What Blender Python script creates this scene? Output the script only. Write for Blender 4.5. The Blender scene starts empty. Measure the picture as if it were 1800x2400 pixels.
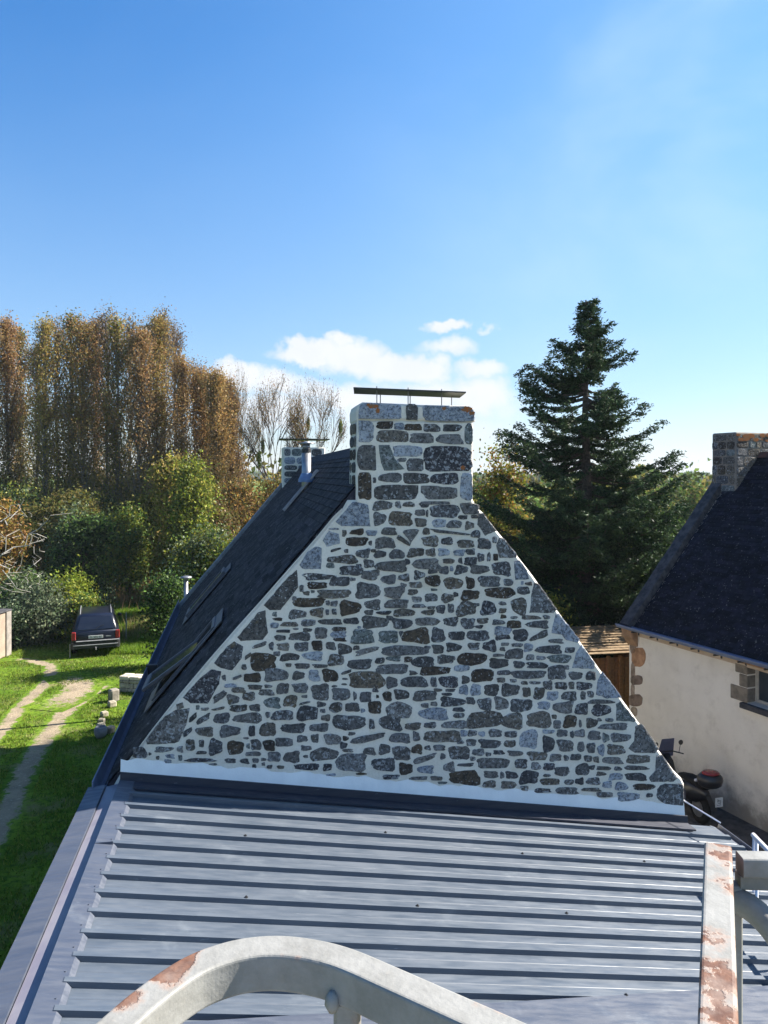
import bpy, math, random
import numpy as np
from mathutils import Vector, Matrix
R = math.radians
random.seed(7); rng = np.random.default_rng(11)
SC = bpy.context.scene

# ------------------------------------------------------------------ camera
CAMZ = 6.95; F = 1800.0; CX = 900.0; HY = 1110.0
cd = bpy.data.cameras.new("camera"); cam = bpy.data.objects.new("camera", cd)
SC.collection.objects.link(cam)
cam.location = (0, 0, CAMZ); cam.rotation_euler = (R(90), 0, 0)
cd.sensor_fit = 'VERTICAL'; cd.sensor_height = 24.0; cd.lens = 18.0
cd.shift_y = -90 / 2400.0
cd.clip_start = 0.05; cd.clip_end = 6000
SC.camera = cam
SC.render.resolution_x = 768; SC.render.resolution_y = 1024

# ------------------------------------------------------------------ light
SUN = Vector((1.254, 0.43, 1.0)).normalized()
el = math.asin(SUN.z); az = math.atan2(SUN.x, SUN.y)
sl = bpy.data.lights.new("sun", 'SUN'); so = bpy.data.objects.new("sun", sl)
SC.collection.objects.link(so)
sl.energy = 5.0; sl.angle = R(0.55); sl.color = (1.0, 0.94, 0.84)
so.rotation_euler = SUN.to_track_quat('Z', 'Y').to_euler(); so.location = (20, 5, 40)
SC.view_settings.view_transform = 'Standard'; SC.view_settings.look = 'None'
SC.view_settings.gamma = 1.0; SC.view_settings.use_curve_mapping = False
SC.view_settings.exposure = 1.68

W = bpy.data.worlds.new("World"); SC.world = W; W.use_nodes = True
wt = W.node_tree; wt.nodes.clear()
class NT:
    """small helper to chain nodes"""
    def __init__(s, t): s.t = t
    def n(s, typ, **k):
        x = s.t.nodes.new(typ)
        for a, b in k.items(): setattr(x, a, b)
        return x
    def l(s, a, b): s.t.links.new(a, b)
    def val(s, sock, v):
        if hasattr(v, 'is_linked') or isinstance(v, bpy.types.NodeSocket): s.l(v, sock)
        else: sock.default_value = v
    def m(s, op, a, b=0.0, c=0.0, clamp=False):
        x = s.n('ShaderNodeMath', operation=op, use_clamp=clamp)
        s.val(x.inputs[0], a); s.val(x.inputs[1], b); s.val(x.inputs[2], c)
        return x.outputs[0]
    def ramp(s, v, a, b, lo=0.0, hi=1.0, smooth=True):
        x = s.n('ShaderNodeMapRange'); x.interpolation_type = 'SMOOTHSTEP' if smooth else 'LINEAR'
        s.val(x.inputs['Value'], v); x.inputs['From Min'].default_value = a; x.inputs['From Max'].default_value = b
        x.inputs['To Min'].default_value = lo; x.inputs['To Max'].default_value = hi
        return x.outputs[0]
    def mix(s, f, a, b, bt='MIX'):
        x = s.n('ShaderNodeMix', data_type='RGBA', blend_type=bt)
        s.val(x.inputs[0], f); s.val(x.inputs[6], a if not isinstance(a, tuple) else (*a[:3], 1)); s.val(x.inputs[7], b if not isinstance(b, tuple) else (*b[:3], 1))
        return x.outputs[2]
    def noise(s, vec, scale, detail=4, rough=0.55, dist=0.0):
        x = s.n('ShaderNodeTexNoise'); s.l(vec, x.inputs['Vector'])
        x.inputs['Scale'].default_value = scale; x.inputs['Detail'].default_value = detail
        x.inputs['Roughness'].default_value = rough; x.inputs['Distortion'].default_value = dist
        return x.outputs['Fac']
    def xyz(s, a, b, c):
        x = s.n('ShaderNodeCombineXYZ'); s.val(x.inputs[0], a); s.val(x.inputs[1], b); s.val(x.inputs[2], c)
        return x.outputs[0]

w = NT(wt)
sky = w.n('ShaderNodeTexSky'); sky.sky_type = 'NISHITA'; sky.sun_disc = False
sky.sun_elevation = el; sky.sun_rotation = az
sky.altitude = 0; sky.air_density = 1.0; sky.dust_density = 0.35; sky.ozone_density = 3.0
hs = w.n('ShaderNodeHueSaturation'); hs.inputs['Saturation'].default_value = 1.18; hs.inputs['Value'].default_value = 1.0
w.l(sky.outputs[0], hs.inputs['Color'])
tc = w.n('ShaderNodeTexCoord'); sp = w.n('ShaderNodeSeparateXYZ'); w.l(tc.outputs['Generated'], sp.inputs[0])
wn = w.n('ShaderNodeTexNoise'); w.l(tc.outputs['Generated'], wn.inputs['Vector'])
wn.inputs['Scale'].default_value = 26; wn.inputs['Detail'].default_value = 7; wn.inputs['Roughness'].default_value = 0.6
wsep = w.n('ShaderNodeSeparateColor'); w.l(wn.outputs['Color'], wsep.inputs[0])
azn = w.m('ARCTAN2', sp.outputs[0], sp.outputs[1])
eln = w.m('ARCSINE', sp.outputs[2])
azw = w.m('ADD', azn, w.m('MULTIPLY', w.m('SUBTRACT', wsep.outputs[0], 0.5), 0.060))
elw = w.m('ADD', eln, w.m('MULTIPLY', w.m('SUBTRACT', wsep.outputs[1], 0.5), 0.050))
def azel(px, py):
    x = (px - CX) / F; z = (HY - py) / F
    return math.atan2(x, 1), math.atan2(z, math.hypot(x, 1))
CLOUDS = [  # px, py, rx, ry, strength : cumulus low over the horizon, each a direction in the sky
 (735, 825, 95, 30, 1.), (835, 838, 100, 45, 1.), (930, 862, 95, 42, 1.), (1000, 870, 70, 38, .9), (800, 800, 45, 22, .9), (700, 818, 40, 22, .9),
 (1055, 813, 85, 26, .75), (1052, 758, 55, 17, 1.), (1148, 766, 22, 10, .5), (1125, 862, 62, 25, .8),
 (555, 880, 85, 34, 1.), (650, 895, 80, 32, .85), (735, 920, 70, 36, .7), (820, 935, 120, 36, .8),
 (1120, 930, 90, 60, .9), (1020, 930, 90, 50, .8), (900, 960, 160, 70, .75), (1190, 960, 60, 50, .5), (640, 960, 160, 60, .7), (1000, 1010, 260, 60, .6)]
tot = None
for (px, py, rx, ry, st) in CLOUDS:
    a, e = azel(px, py)
    dx = w.m('MULTIPLY', w.m('SUBTRACT', azw, a), F / rx / 1.05)
    dy = w.m('MULTIPLY', w.m('SUBTRACT', elw, e), F / ry / 1.05)
    g = w.m('MULTIPLY', w.m('SUBTRACT', 1.25, w.m('ADD', w.m('MULTIPLY', dx, dx), w.m('MULTIPLY', dy, dy))), st, clamp=True)
    tot = g if tot is None else w.m('MAXIMUM', tot, g)
cm = w.ramp(tot, 0.03, 1.1)
# faint cirrus veils, high on the right
stretch = w.xyz(w.m('MULTIPLY', azn, 1.1), w.m('MULTIPLY', eln, 1.9), 0.3)
veil = w.m('MULTIPLY', w.ramp(w.noise(stretch, 2.3, 4, 0.5, 0.4), 0.42, 0.8), w.ramp(azn, -0.1, 0.5, 0.03, 0.62))
shade = w.ramp(w.noise(tc.outputs['Generated'], 17, 4), 0.35, 0.6, 0.82, 1.0)
cloudc = w.mix(shade, (4.6, 5.0, 5.9), (6.3, 6.4, 6.6))
# warmer/whiter band near the horizon is part of the sky texture; clouds mixed over it
tint = w.mix(w.ramp(eln, 0.02, 0.56), (1.06, .97, 1.04), (.77, 1.20, 1.44))
tinted = w.mix(1.0, hs.outputs[0], tint, 'MULTIPLY')
tinted = w.mix(w.ramp(eln, 0.05, 0.58, 0.26, 0.0), tinted, (3.7, 5.8, 7.6))
tinted = w.mix(w.ramp(azn, -.45, .45, 0.0, .24), tinted, (3.7, 5.9, 7.7))
c1 = w.mix(veil, tinted, (4.3, 5.8, 7.4))
c2 = w.mix(w.m('MULTIPLY', cm, 0.95), c1, cloudc)
bg = w.n('ShaderNodeBackground'); w.l(c2, bg.inputs[0]); bg.inputs[1].default_value = 0.050
wo = w.n('ShaderNodeOutputWorld'); w.l(bg.outputs[0], wo.inputs[0])

# ------------------------------------------------------------------ helpers
def tag(o, label=None, cat=None, group=None, kind=None):
    for k, v in (('label', label), ('category', cat), ('group', group), ('kind', kind)):
        if v: o[k] = v
    return o
def empty(name, loc=(0, 0, 0), rz=0.0, label=None, cat=None, group=None):
    o = bpy.data.objects.new(name, None); SC.collection.objects.link(o)
    o.location = loc; o.rotation_euler = (0, 0, rz); o.empty_display_size = 0.3
    return tag(o, label, cat, group)
def copy_tree(o, parent=None):
    c = o.copy(); SC.collection.objects.link(c); c.parent = parent
    for ch in list(o.children): copy_tree(ch, c)
    return c

class MB:
    """collects faces of one part, links them as one mesh object"""
    def __init__(s): s.v = []; s.f = []; s.mi = []; s.c = []; s.col = (0.5, 0.5, 0.5, 0.0); s.m = 0
    def vert(s, p): s.v.append(tuple(p)); s.c.append(s.col); return len(s.v) - 1
    def face(s, pts):
        s.f.append([s.vert(p) for p in pts]); s.mi.append(s.m)
    def facei(s, idx): s.f.append(list(idx)); s.mi.append(s.m)
    def box(s, a, b, M=None):
        x0, y0, z0 = a; x1, y1, z1 = b
        P = [(x0,y0,z0),(x1,y0,z0),(x1,y1,z0),(x0,y1,z0),(x0,y0,z1),(x1,y0,z1),(x1,y1,z1),(x0,y1,z1)]
        if M: P = [tuple(M @ Vector(p)) for p in P]
        i = [s.vert(p) for p in P]
        for q in ((0,3,2,1),(4,5,6,7),(0,1,5,4),(1,2,6,5),(2,3,7,6),(3,0,4,7)): s.facei([i[k] for k in q])
    def cbox(s, a, b, ch=0.01, M=None):
        """box with chamfered edges"""
        x0,y0,z0 = a; x1,y1,z1 = b; ch = min(ch, (x1-x0)/2.2, (y1-y0)/2.2, (z1-z0)/2.2)
        L = []
        for (z, k) in ((z0, ch), (z0+ch, 0), (z1-ch, 0), (z1, ch)):
            a0,b0,a1,b1 = x0+k, y0+k, x1-k, y1-k
            if k == 0: r = [(a0+ch,b0,z),(a1-ch,b0,z),(a1,b0+ch,z),(a1,b1-ch,z),(a1-ch,b1,z),(a0+ch,b1,z),(a0,b1-ch,z),(a0,b0+ch,z)]
            else: r = [(a0+ch*.3,b0,z),(a1-ch*.3,b0,z),(a1,b0+ch*.3,z),(a1,b1-ch*.3,z),(a1-ch*.3,b1,z),(a0+ch*.3,b1,z),(a0,b1-ch*.3,z),(a0,b0+ch*.3,z)]
            if M: r = [tuple(M @ Vector(p)) for p in r]
            L.append([s.vert(p) for p in r])
        s.loft(L, idx=True)
    def loft(s, rings, cap=True, idx=False, close=True):
        I = rings if idx else [[s.vert(p) for p in r] for r in rings]
        n = len(I[0])
        for a, b in zip(I[:-1], I[1:]):
            for k in range(n if close else n - 1):
                j = (k + 1) % n
                s.facei([a[k], a[j], b[j], b[k]])
        if cap: s.facei(I[0][::-1]); s.facei(I[-1])
    def tube(s, pts, rad, n=8, cap=True):
        pts = [Vector(p) for p in pts]
        if not hasattr(rad, '__len__'): rad = [rad] * len(pts)
        rings = []; up = Vector((0, 0, 1)); pa = None
        for i, p in enumerate(pts):
            t = (pts[min(i+1, len(pts)-1)] - pts[max(i-1, 0)]).normalized()
            a = (pa if pa is not None else (up if abs(t.z) < .9 else Vector((1, 0, 0))))
            a = (a - t * a.dot(t))
            if a.length < 1e-5: a = Vector((0, 1, 0)) - t * t.y
            a.normalize(); pa = a; b = t.cross(a)
            rings.append([p + (a * math.cos(2*math.pi*k/n) + b * math.sin(2*math.pi*k/n)) * rad[i] for k in range(n)])
        s.loft(rings, cap)
    def prism(s, poly, y0, y1, ch=0.0, grow=0.0):
        """poly in (x,z), extruded from y0 (front, towards camera) to y1; ch chamfers the front edge"""
        area = sum(poly[i][0]*poly[(i+1)%len(poly)][1]-poly[(i+1)%len(poly)][0]*poly[i][1] for i in range(len(poly)))
        if area < 0: poly = poly[::-1]
        n = len(poly); out = []
        if ch:
            for i in range(n):
                a = Vector(poly[i-1]); b = Vector(poly[i]); c = Vector(poly[(i+1) % n])
                e1 = (b-a).normalized(); e2 = (c-b).normalized()
                nn = (Vector((e1.y, -e1.x)) + Vector((e2.y, -e2.x)))
                nn = nn.normalized() / max(.5, math.sqrt((1 + e1.dot(e2)) / 2)) if nn.length > 1e-6 else Vector((0, 0))
                out.append(b - nn * ch)
            R0 = [(p[0], y0, p[1]) for p in out]; R1 = [(p[0], y0+ch, p[1]) for p in poly]; R2 = [(p[0], y1, p[1]) for p in poly]
            s.loft([R0, R1, R2])
        else: s.loft([[(p[0], y0, p[1]) for p in poly], [(p[0], y1, p[1]) for p in poly]])
    def build(s, name, mats, parent=None, smooth=False, loc=None):
        me = bpy.data.meshes.new(name)
        me.from_pydata(s.v, [], s.f)
        if not isinstance(mats, (list, tuple)): mats = [mats]
        for m_ in mats: me.materials.append(m_)
        me.polygons.foreach_set('material_index', s.mi)
        at = me.color_attributes.new('Col', 'FLOAT_COLOR', 'POINT')
        at.data.foreach_set('color', np.array(s.c, dtype=np.float32).ravel())
        if smooth: me.polygons.foreach_set('use_smooth', [True] * len(me.polygons))
        me.update(); me.validate()
        o = bpy.data.objects.new(name, me); SC.collection.objects.link(o); o.parent = parent
        if loc: o.location = loc
        return o

def quads_obj(name, V, C, mat_, parent=None, tri=False):
    """V (n,k,3) separate faces, C (n,3) colours"""
    n, k = V.shape[:2]
    me = bpy.data.meshes.new(name)
    me.vertices.add(n*k); me.vertices.foreach_set('co', V.astype(np.float32).ravel())
    me.loops.add(n*k); me.loops.foreach_set('vertex_index', np.arange(n*k, dtype=np.int32))
    me.polygons.add(n); me.polygons.foreach_set('loop_start', np.arange(0, n*k, k, dtype=np.int32))
    me.polygons.foreach_set('loop_total', np.full(n, k, dtype=np.int32))
    me.materials.append(mat_)
    at = me.color_attributes.new('Col', 'FLOAT_COLOR', 'POINT')
    CC = np.ones((n*k, 4), dtype=np.float32); CC[:, :3] = np.repeat(C, k, axis=0)
    at.data.foreach_set('color', CC.ravel())
    me.update(calc_edges=True)
    o = bpy.data.objects.new(name, me); SC.collection.objects.link(o); o.parent = parent
    return o
def leaf_quads(P, size, aspect=1.6, upbias=0.0, along=None):
    n = len(P)
    a = rng.normal(size=(n, 3)) if along is None else along + rng.normal(size=(n, 3)) * .35
    a /= np.linalg.norm(a, axis=1)[:, None]
    b = rng.normal(size=(n, 3)); b[:, 2] *= (1 - upbias)
    b -= a * np.sum(a*b, axis=1)[:, None]; b /= np.linalg.norm(b, axis=1)[:, None]
    s_ = (size * rng.uniform(.6, 1.3, n))[:, None]
    a = a * s_ * aspect * .5; b = b * s_ * .5
    return np.stack([P - a, P + b*.9 - a*.1, P + a, P - b*.9 - a*.1], axis=1)
def pick(pal, n, jit=.16):
    pal = np.array(pal); c = pal[rng.integers(0, len(pal), n)]
    return np.clip(c * rng.uniform(1-jit*1.5, 1+jit*1.5, (n, 1)) * rng.uniform(1-jit*.5, 1+jit*.5, (n, 3)), 0, 1)

# ------------------------------------------------------------------ materials
def base_mat(name, rough=0.7, spec=0.3, metal=0.0):
    m_ = bpy.data.materials.new(name); m_.use_nodes = True
    t = m_.node_tree; b = t.nodes['Principled BSDF']
    b.inputs['Roughness'].default_value = rough; b.inputs['Specular IOR Level'].default_value = spec
    b.inputs['Metallic'].default_value = metal
    n = NT(t); n.b = b
    n.tc = n.n('ShaderNodeTexCoord'); n.o = n.tc.outputs['Object']
    return m_, n
def bump(n, h, dist=0.01, strength=1.0):
    x = n.n('ShaderNodeBump'); n.l(h, x.inputs['Height'])
    x.inputs['Distance'].default_value = dist; x.inputs['Strength'].default_value = strength
    n.l(x.outputs[0], n.b.inputs['Normal'])
def simple(name, a, b=None, scale=6, rough=.7, spec=.3, metal=0., bd=0.0, bs=None, lo=.35, hi=.65):
    m_, n = base_mat(name, rough, spec, metal)
    f = n.noise(n.o, scale, 5)
    c = n.mix(n.ramp(f, lo, hi), a, b or tuple(x*.8 for x in a))
    n.l(c, n.b.inputs['Base Color'])
    if bd: bump(n, n.noise(n.o, bs or scale*6, 4), bd)
    return m_
def colmat(name, rough=.6, spec=.3, var=.25, scale=9, bd=0., metal=0.):
    m_, n = base_mat(name, rough, spec, metal)
    at = n.n('ShaderNodeVertexColor'); at.layer_name = 'Col'
    f = n.ramp(n.noise(n.o, scale, 5), .3, .7, 1-var, 1+var)
    x = n.n('ShaderNodeVectorMath', operation='SCALE'); n.l(at.outputs[0], x.inputs[0]); n.l(f, x.inputs['Scale'])
    n.l(x.outputs[0], n.b.inputs['Base Color'])
    if bd: bump(n, n.noise(n.o, scale*5, 4), bd)
    return m_

def leafmat(name, trans=.35, hue=0.0):
    m_ = bpy.data.materials.new(name); m_.use_nodes = True; t = m_.node_tree; t.nodes.clear(); n = NT(t)
    at = n.n('ShaderNodeVertexColor'); at.layer_name = 'Col'
    oi = n.n('ShaderNodeObjectInfo')
    h = n.n('ShaderNodeHueSaturation'); n.l(at.outputs[0], h.inputs['Color'])
    n.l(n.ramp(oi.outputs['Random'], 0, 1, .5-hue, .5+hue, False), h.inputs['Hue'])
    n.l(n.ramp(oi.outputs['Random'], 0, 1, .62, .82, False), h.inputs['Value'])
    d = n.n('ShaderNodeBsdfDiffuse'); tr = n.n('ShaderNodeBsdfTranslucent')
    n.l(h.outputs[0], d.inputs[0]); n.l(h.outputs[0], tr.inputs[0])
    mx = n.n('ShaderNodeMixShader'); mx.inputs[0].default_value = trans
    n.l(d.outputs[0], mx.inputs[1]); n.l(tr.outputs[0], mx.inputs[2])
    g = n.n('ShaderNodeBsdfGlossy'); g.inputs['Roughness'].default_value = .45; g.inputs[0].default_value = (1, 1, 1, 1)
    m2 = n.n('ShaderNodeMixShader'); m2.inputs[0].default_value = .010
    n.l(mx.outputs[0], m2.inputs[1]); n.l(g.outputs[0], m2.inputs[2])
    o = n.n('ShaderNodeOutputMaterial'); n.l(m2.outputs[0], o.inputs[0])
    return m_
M_leaf = leafmat('leaves', .4, .012); M_needle = leafmat('needles', .12, .005)
M_grass = leafmat('grass_blades', .45, 0)

def stone_mat():
    m_, n = base_mat('granite_stones', .85, .2)
    at = n.n('ShaderNodeVertexColor'); at.layer_name = 'Col'
    big = n.ramp(n.noise(n.o, 7, 5, .6), .3, .7, .78, 1.25)
    x = n.n('ShaderNodeVectorMath', operation='SCALE'); n.l(at.outputs[0], x.inputs[0]); n.l(big, x.inputs['Scale'])
    # black crust, pale lichen rosettes, warm lichen
    dk = n.ramp(n.noise(n.o, 34, 4, .7), .46, .60)
    c = n.mix(n.m('MULTIPLY', dk, .68), x.outputs[0], (.016, .016, .020))
    lv = n.noise(n.o, 26, 4, .65, .6)
    lic = n.m('ADD', lv, n.m('MULTIPLY', at.outputs[1], .16))
    lm = n.ramp(lic, .585, .65)
    c = n.mix(n.m('MULTIPLY', lm, .62), c, (.42, .44, .46))
    sv = n.n('ShaderNodeTexVoronoi'); n.l(n.o, sv.inputs['Vector']); sv.inputs['Scale'].default_value = 22
    dots = n.m('MULTIPLY', n.ramp(sv.outputs['Distance'], .16, .22, 1, 0), n.ramp(n.noise(n.o, 5, 3), .5, .62))
    c = n.mix(n.m('MULTIPLY', dots, .7), c, (.5, .53, .55))
    c = n.mix(n.m('MULTIPLY', n.ramp(n.noise(n.o, 4.1, 4, .6), .66, .74), .45), c, (.16, .12, .05))
    n.l(c, n.b.inputs['Base Color'])
    bump(n, n.m('ADD', n.noise(n.o, 30, 5, .65), n.m('MULTIPLY', n.noise(n.o, 9, 3), 1.5)), .03)
    return m_
M_stone = stone_mat()
def mortar_mat():
    m_, n = base_mat('lime_mortar', .9, .15)
    f = n.ramp(n.noise(n.o, 1.3, 4), .35, .65)
    c = n.mix(f, (.75, .70, .61), (.83, .79, .71))
    c = n.mix(n.m('MULTIPLY', n.ramp(n.noise(n.o, 2.2, 4), .52, .72), .45), c, (.58, .52, .38))
    c = n.mix(n.ramp(n.noise(n.o, 40, 3), .3, .75, 0, .22), c, (.40, .38, .32))
    n.l(c, n.b.inputs['Base Color'])
    bump(n, n.m('ADD', n.noise(n.o, 16, 5), n.noise(n.o, 90, 3)), .016)
    return m_
M_mortar = mortar_mat()
M_freshmortar = simple('fresh_render_band', (.84, .84, .83), (.77, .77, .77), 3, .9, .1, bd=.004, bs=45)
M_lichen = simple('orange_lichen', (.35, .10, .02), (.20, .12, .07), 40, .9, .1)

def slate_mat(name, k=1.0, lich=.5, warm=0.):
    m_, n = base_mat(name, .8, .10)
    at = n.n('ShaderNodeVertexColor'); at.layer_name = 'Col'
    f = n.ramp(n.noise(n.o, 9, 5), .3, .7, .7, 1.3)
    x = n.n('ShaderNodeVectorMath', operation='SCALE'); n.l(at.outputs[0], x.inputs[0]); n.l(f, x.inputs['Scale'])
    sp_ = n.m('MULTIPLY', n.ramp(n.noise(n.o, 17, 4, .75), .61, .67), lich)
    c = n.mix(sp_, x.outputs[0], (.30+warm, .30, .30))
    n.l(c, n.b.inputs['Base Color'])
    bump(n, n.noise(n.o, 30, 4), .003)
    return m_
M_slate = slate_mat('slates', 1, .75); M_slate2 = slate_mat('slates_old', 1, .55)

def sheet_mat(name, a, b, metal=.0, rough=.35):
    m_, n = base_mat(name, rough, .75, metal)
    st = n.n('ShaderNodeMapping'); n.l(n.o, st.inputs[0]); st.inputs['Scale'].default_value = (.5, 5, 5)
    f = n.ramp(n.noise(st.outputs[0], 2.4, 5, .6), .3, .7)
    c = n.mix(f, a, b)
    sc = n.n('ShaderNodeMapping'); n.l(n.o, sc.inputs[0]); sc.inputs['Rotation'].default_value = (0, 0, .5); sc.inputs['Scale'].default_value = (3, 90, 30)
    scr = n.ramp(n.noise(sc.outputs[0], 2, 3), .70, .74)
    c = n.mix(n.m('MULTIPLY', scr, .25), c, (.45, .47, .5))
    dust = n.ramp(n.noise(n.o, 1.7, 6, .7), .56, .75)
    c = n.mix(n.m('MULTIPLY', dust, .28), c, (.22, .24, .26))
    n.l(c, n.b.inputs['Base Color'])
    n.l(n.ramp(n.noise(st.outputs[0], 5, 4), .3, .7, rough-.12, rough+.14), n.b.inputs['Roughness'])
    bump(n, n.noise(n.o, 2.0, 3), .012, .4)
    return m_
M_sheet = sheet_mat('anthracite_sheet', (.052, .068, .092), (.080, .096, .120), rough=.52)
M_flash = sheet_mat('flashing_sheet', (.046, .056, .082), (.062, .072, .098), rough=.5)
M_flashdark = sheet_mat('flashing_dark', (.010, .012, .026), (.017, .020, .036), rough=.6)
M_zinc = simple('zinc_gutter', (.16, .20, .30), (.12, .15, .24), 5, .5, .4, .2)
M_steel = simple('stainless_flue', (.34, .34, .35), (.24, .24, .26), 8, .4, .5, .6)
M_black = simple('black_iron', (.018, .018, .02), (.03, .03, .032), 12, .5, .4)
M_wire = simple('galvanised_rod', (.22, .22, .22), (.15, .13, .12), 12, .5, .4, .5)
def rust_paint(name, amount, patches=()):
    m_, n = base_mat(name, .55, .35)
    f = n.noise(n.o, 9, 7, .62); g = n.noise(n.o, 60, 4)
    for (px_, py_, pz_, rr) in patches:
        dd = n.n('ShaderNodeVectorMath', operation='DISTANCE'); n.l(n.o, dd.inputs[0]); dd.inputs[1].default_value = (px_, py_, pz_)
        f = n.m('ADD', f, n.ramp(dd.outputs['Value'], rr*.2, rr, .20, 0))
    rust = n.mix(n.ramp(g, .35, .65), (.085, .034, .019), (.16, .072, .04))
    paint = n.mix(n.ramp(n.noise(n.o, 14, 6, .7), .35, .7), (.265, .26, .245), (.19, .185, .17))
    paint = n.mix(n.m('MULTIPLY', n.ramp(n.noise(n.o, 55, 3), .62, .72), .35), paint, (.28, .26, .23))
    edge = n.ramp(f, amount-.02, amount+.012)
    stain = n.ramp(f, amount-.09, amount+.01)
    c = n.mix(n.m('MULTIPLY', stain, .5), paint, (.33, .20, .14))
    c = n.mix(n.m('MULTIPLY', edge, n.ramp(n.noise(n.o, 25, 4), .3, .6, .45, .95)), c, rust)
    n.l(c, n.b.inputs['Base Color'])
    bump(n, n.m('SUBTRACT', n.noise(n.o, 120, 4), n.m('MULTIPLY', edge, .8)), .0008)
    return m_
M_paintrust = rust_paint('grey_paint_rusting', .66, [(-.275, .128, 0, .060), (-.255, .160, 0, .048), (-.302, .084, 0, .050), (-.125, .172, 0, .016), (-.104, .170, 0, .012)]); M_paintrust2 = rust_paint('grey_paint_heavy_rust', .54)
M_whitepaint = simple('white_tube', (.72, .72, .76), (.6, .6, .65), 10, .4, .4)
M_wood = simple('larch_boards', (.24, .11, .045), (.16, .075, .035), 14, .8, .2, bd=.003)
M_oldwood = simple('weathered_board', (.28, .20, .12), (.16, .11, .065), 9, .85, .2, bd=.004)
M_bark = simple('bark', (.11, .085, .065), (.06, .048, .04), 14, .9, .1, bd=.01)
M_barkpale = simple('pale_bark', (.40, .37, .33), (.27, .25, .22), 14, .85, .1)
M_barkgrey = simple('grey_bark', (.17, .15, .13), (.10, .09, .08), 10, .9, .1)
M_glass = simple('window_glass', (.02, .03, .04), (.03, .04, .05), 3, .06, .8)
M_dark = simple('dark_gap', (.012, .012, .014), (.01, .01, .012), 3, .9, .1)
# ================================================================== terrain
def gz(x, y):
    """ground height: flat round the houses, a soft valley and rise far away"""
    return 0.0
def onground(px, py):
    Z = CAMZ * F / (py - HY); return ((px - CX) / F * Z, Z)
def at(px, Z, py=None):
    x = (px - CX) / F * Z
    return (x, Z) if py is None else (x, Z, CAMZ + (HY - py) / F * Z)

def dirt_nodes(n):
    f = n.noise(n.o, 1.6, 6, .65)
    c = n.mix(n.ramp(f, .35, .65), (.30, .24, .165), (.21, .17, .12))
    return n.mix(n.ramp(n.noise(n.o, 14, 5, .7), .55, .7), c, (.42, .37, .29))
def grass_nodes(n):
    c = n.mix(n.ramp(n.noise(n.o, .55, 5, .6), .35, .65), (.08, .145, .012), (.15, .23, .022))
    c = n.mix(n.ramp(n.noise(n.o, 7, 5, .7), .4, .7), c, (.035, .07, .010))
    return n.mix(n.m('MULTIPLY', n.ramp(n.noise(n.o, .9, 6, .7), .52, .68), .7), c, (.20, .17, .085))
def ground_mat():
    m_, n = base_mat('meadow', .95, .05)
    n.l(grass_nodes(n), n.b.inputs['Base Color']); bump(n, n.noise(n.o, 9, 6, .7), .05)
    return m_
def track_mat():
    m_, n = base_mat('worn_track', .95, .05)
    at_ = n.n('ShaderNodeVertexColor'); at_.layer_name = 'Col'
    e = n.m('ADD', at_.outputs[0], n.m('MULTIPLY', n.m('SUBTRACT', n.noise(n.o, 2.6, 8, .78), .5), 2.8))
    c = n.mix(n.ramp(e, .42, .74), grass_nodes(n), dirt_nodes(n))
    n.l(c, n.b.inputs['Base Color']); bump(n, n.noise(n.o, 11, 6, .7), .03)
    return m_
M_ground = ground_mat(); M_track = track_mat()
g = MB(); N = 60
xs = np.concatenate([-np.geomspace(900, 20, 14), np.linspace(-18, 20, 39), np.geomspace(22, 900, 14)])
ys = np.concatenate([np.linspace(-25, 60, 52), np.geomspace(64, 1500, 22)])
idx = [[g.vert((x, y, 0.0)) for x in xs] for y in ys]
for j in range(len(ys)-1):
    for i in range(len(xs)-1): g.facei([idx[j][i], idx[j][i+1], idx[j+1][i+1], idx[j+1][i]])
tag(g.build('ground', M_ground), kind='structure')

def ribbon(name, pts, wd, mat_, z=.006, label=None):
    """pts: (px,py) on the ground; width metres; soft ragged edge kept in the vertex colour"""
    P = []
    pts = [Vector(onground(*p)) for p in pts]
    for a, b in zip(pts[:-1], pts[1:]):
        k = max(2, int((b-a).length / .5))
        P += [a.lerp(b, i/k) for i in range(k)]
    P.append(pts[-1])
    mb = MB(); rows = []
    for i, p in enumerate(P):
        t = (P[min(i+2, len(P)-1)] - P[max(i-2, 0)]).normalized(); nn = Vector((t.y, -t.x))
        ww = (wd if not callable(wd) else wd(i/len(P)))
        r = []
        for k in range(9):
            q = -1 + k/4; e = 1 - abs(q)**1.6
            e *= min(1, i/3+.1) * min(1, (len(P)-1-i)/3+.1)
            mb.col = (e, e, e, 1); v = p + nn*q*ww
            r.append(mb.vert((v.x, v.y, z)))
        rows.append(r)
    for a, b in zip(rows[:-1], rows[1:]):
        for k in range(8): mb.facei([a[k], a[k+1], b[k+1], b[k]])
    o = mb.build(name, mat_); return tag(o, kind='structure')
TR1 = [(-120, 2150), (-40, 2010), (20, 1900), (62, 1800), (112, 1722), (150, 1672), (190, 1640), (235, 1612), (262, 1598)]
TR2 = [(-110, 1850), (-45, 1765), (10, 1705), (52, 1655), (88, 1620), (120, 1592), (118, 1560), (60, 1545), (0, 1548)]
ribbon('path', TR1, lambda t: .36, M_track)
ribbon('path', TR2, .32, M_track, .010)
ribbon('path', [(95, 1665), (135, 1648), (165, 1632), (190, 1610), (150, 1580)], .75, M_track, .014)
M_gravel = simple('damp_gravel', (.10, .09, .085), (.055, .05, .048), 5, .95, .1, bd=.02, bs=30)  # mottled dark grey gravel
g = MB(); g.face([(3.6, -6, .008), (10.5, -6, .008), (10.5, 11.2, .008), (5.2, 22, .008), (3.0, 22, .008)])
tag(g.build('passage_ground', M_gravel), kind='structure')
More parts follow.
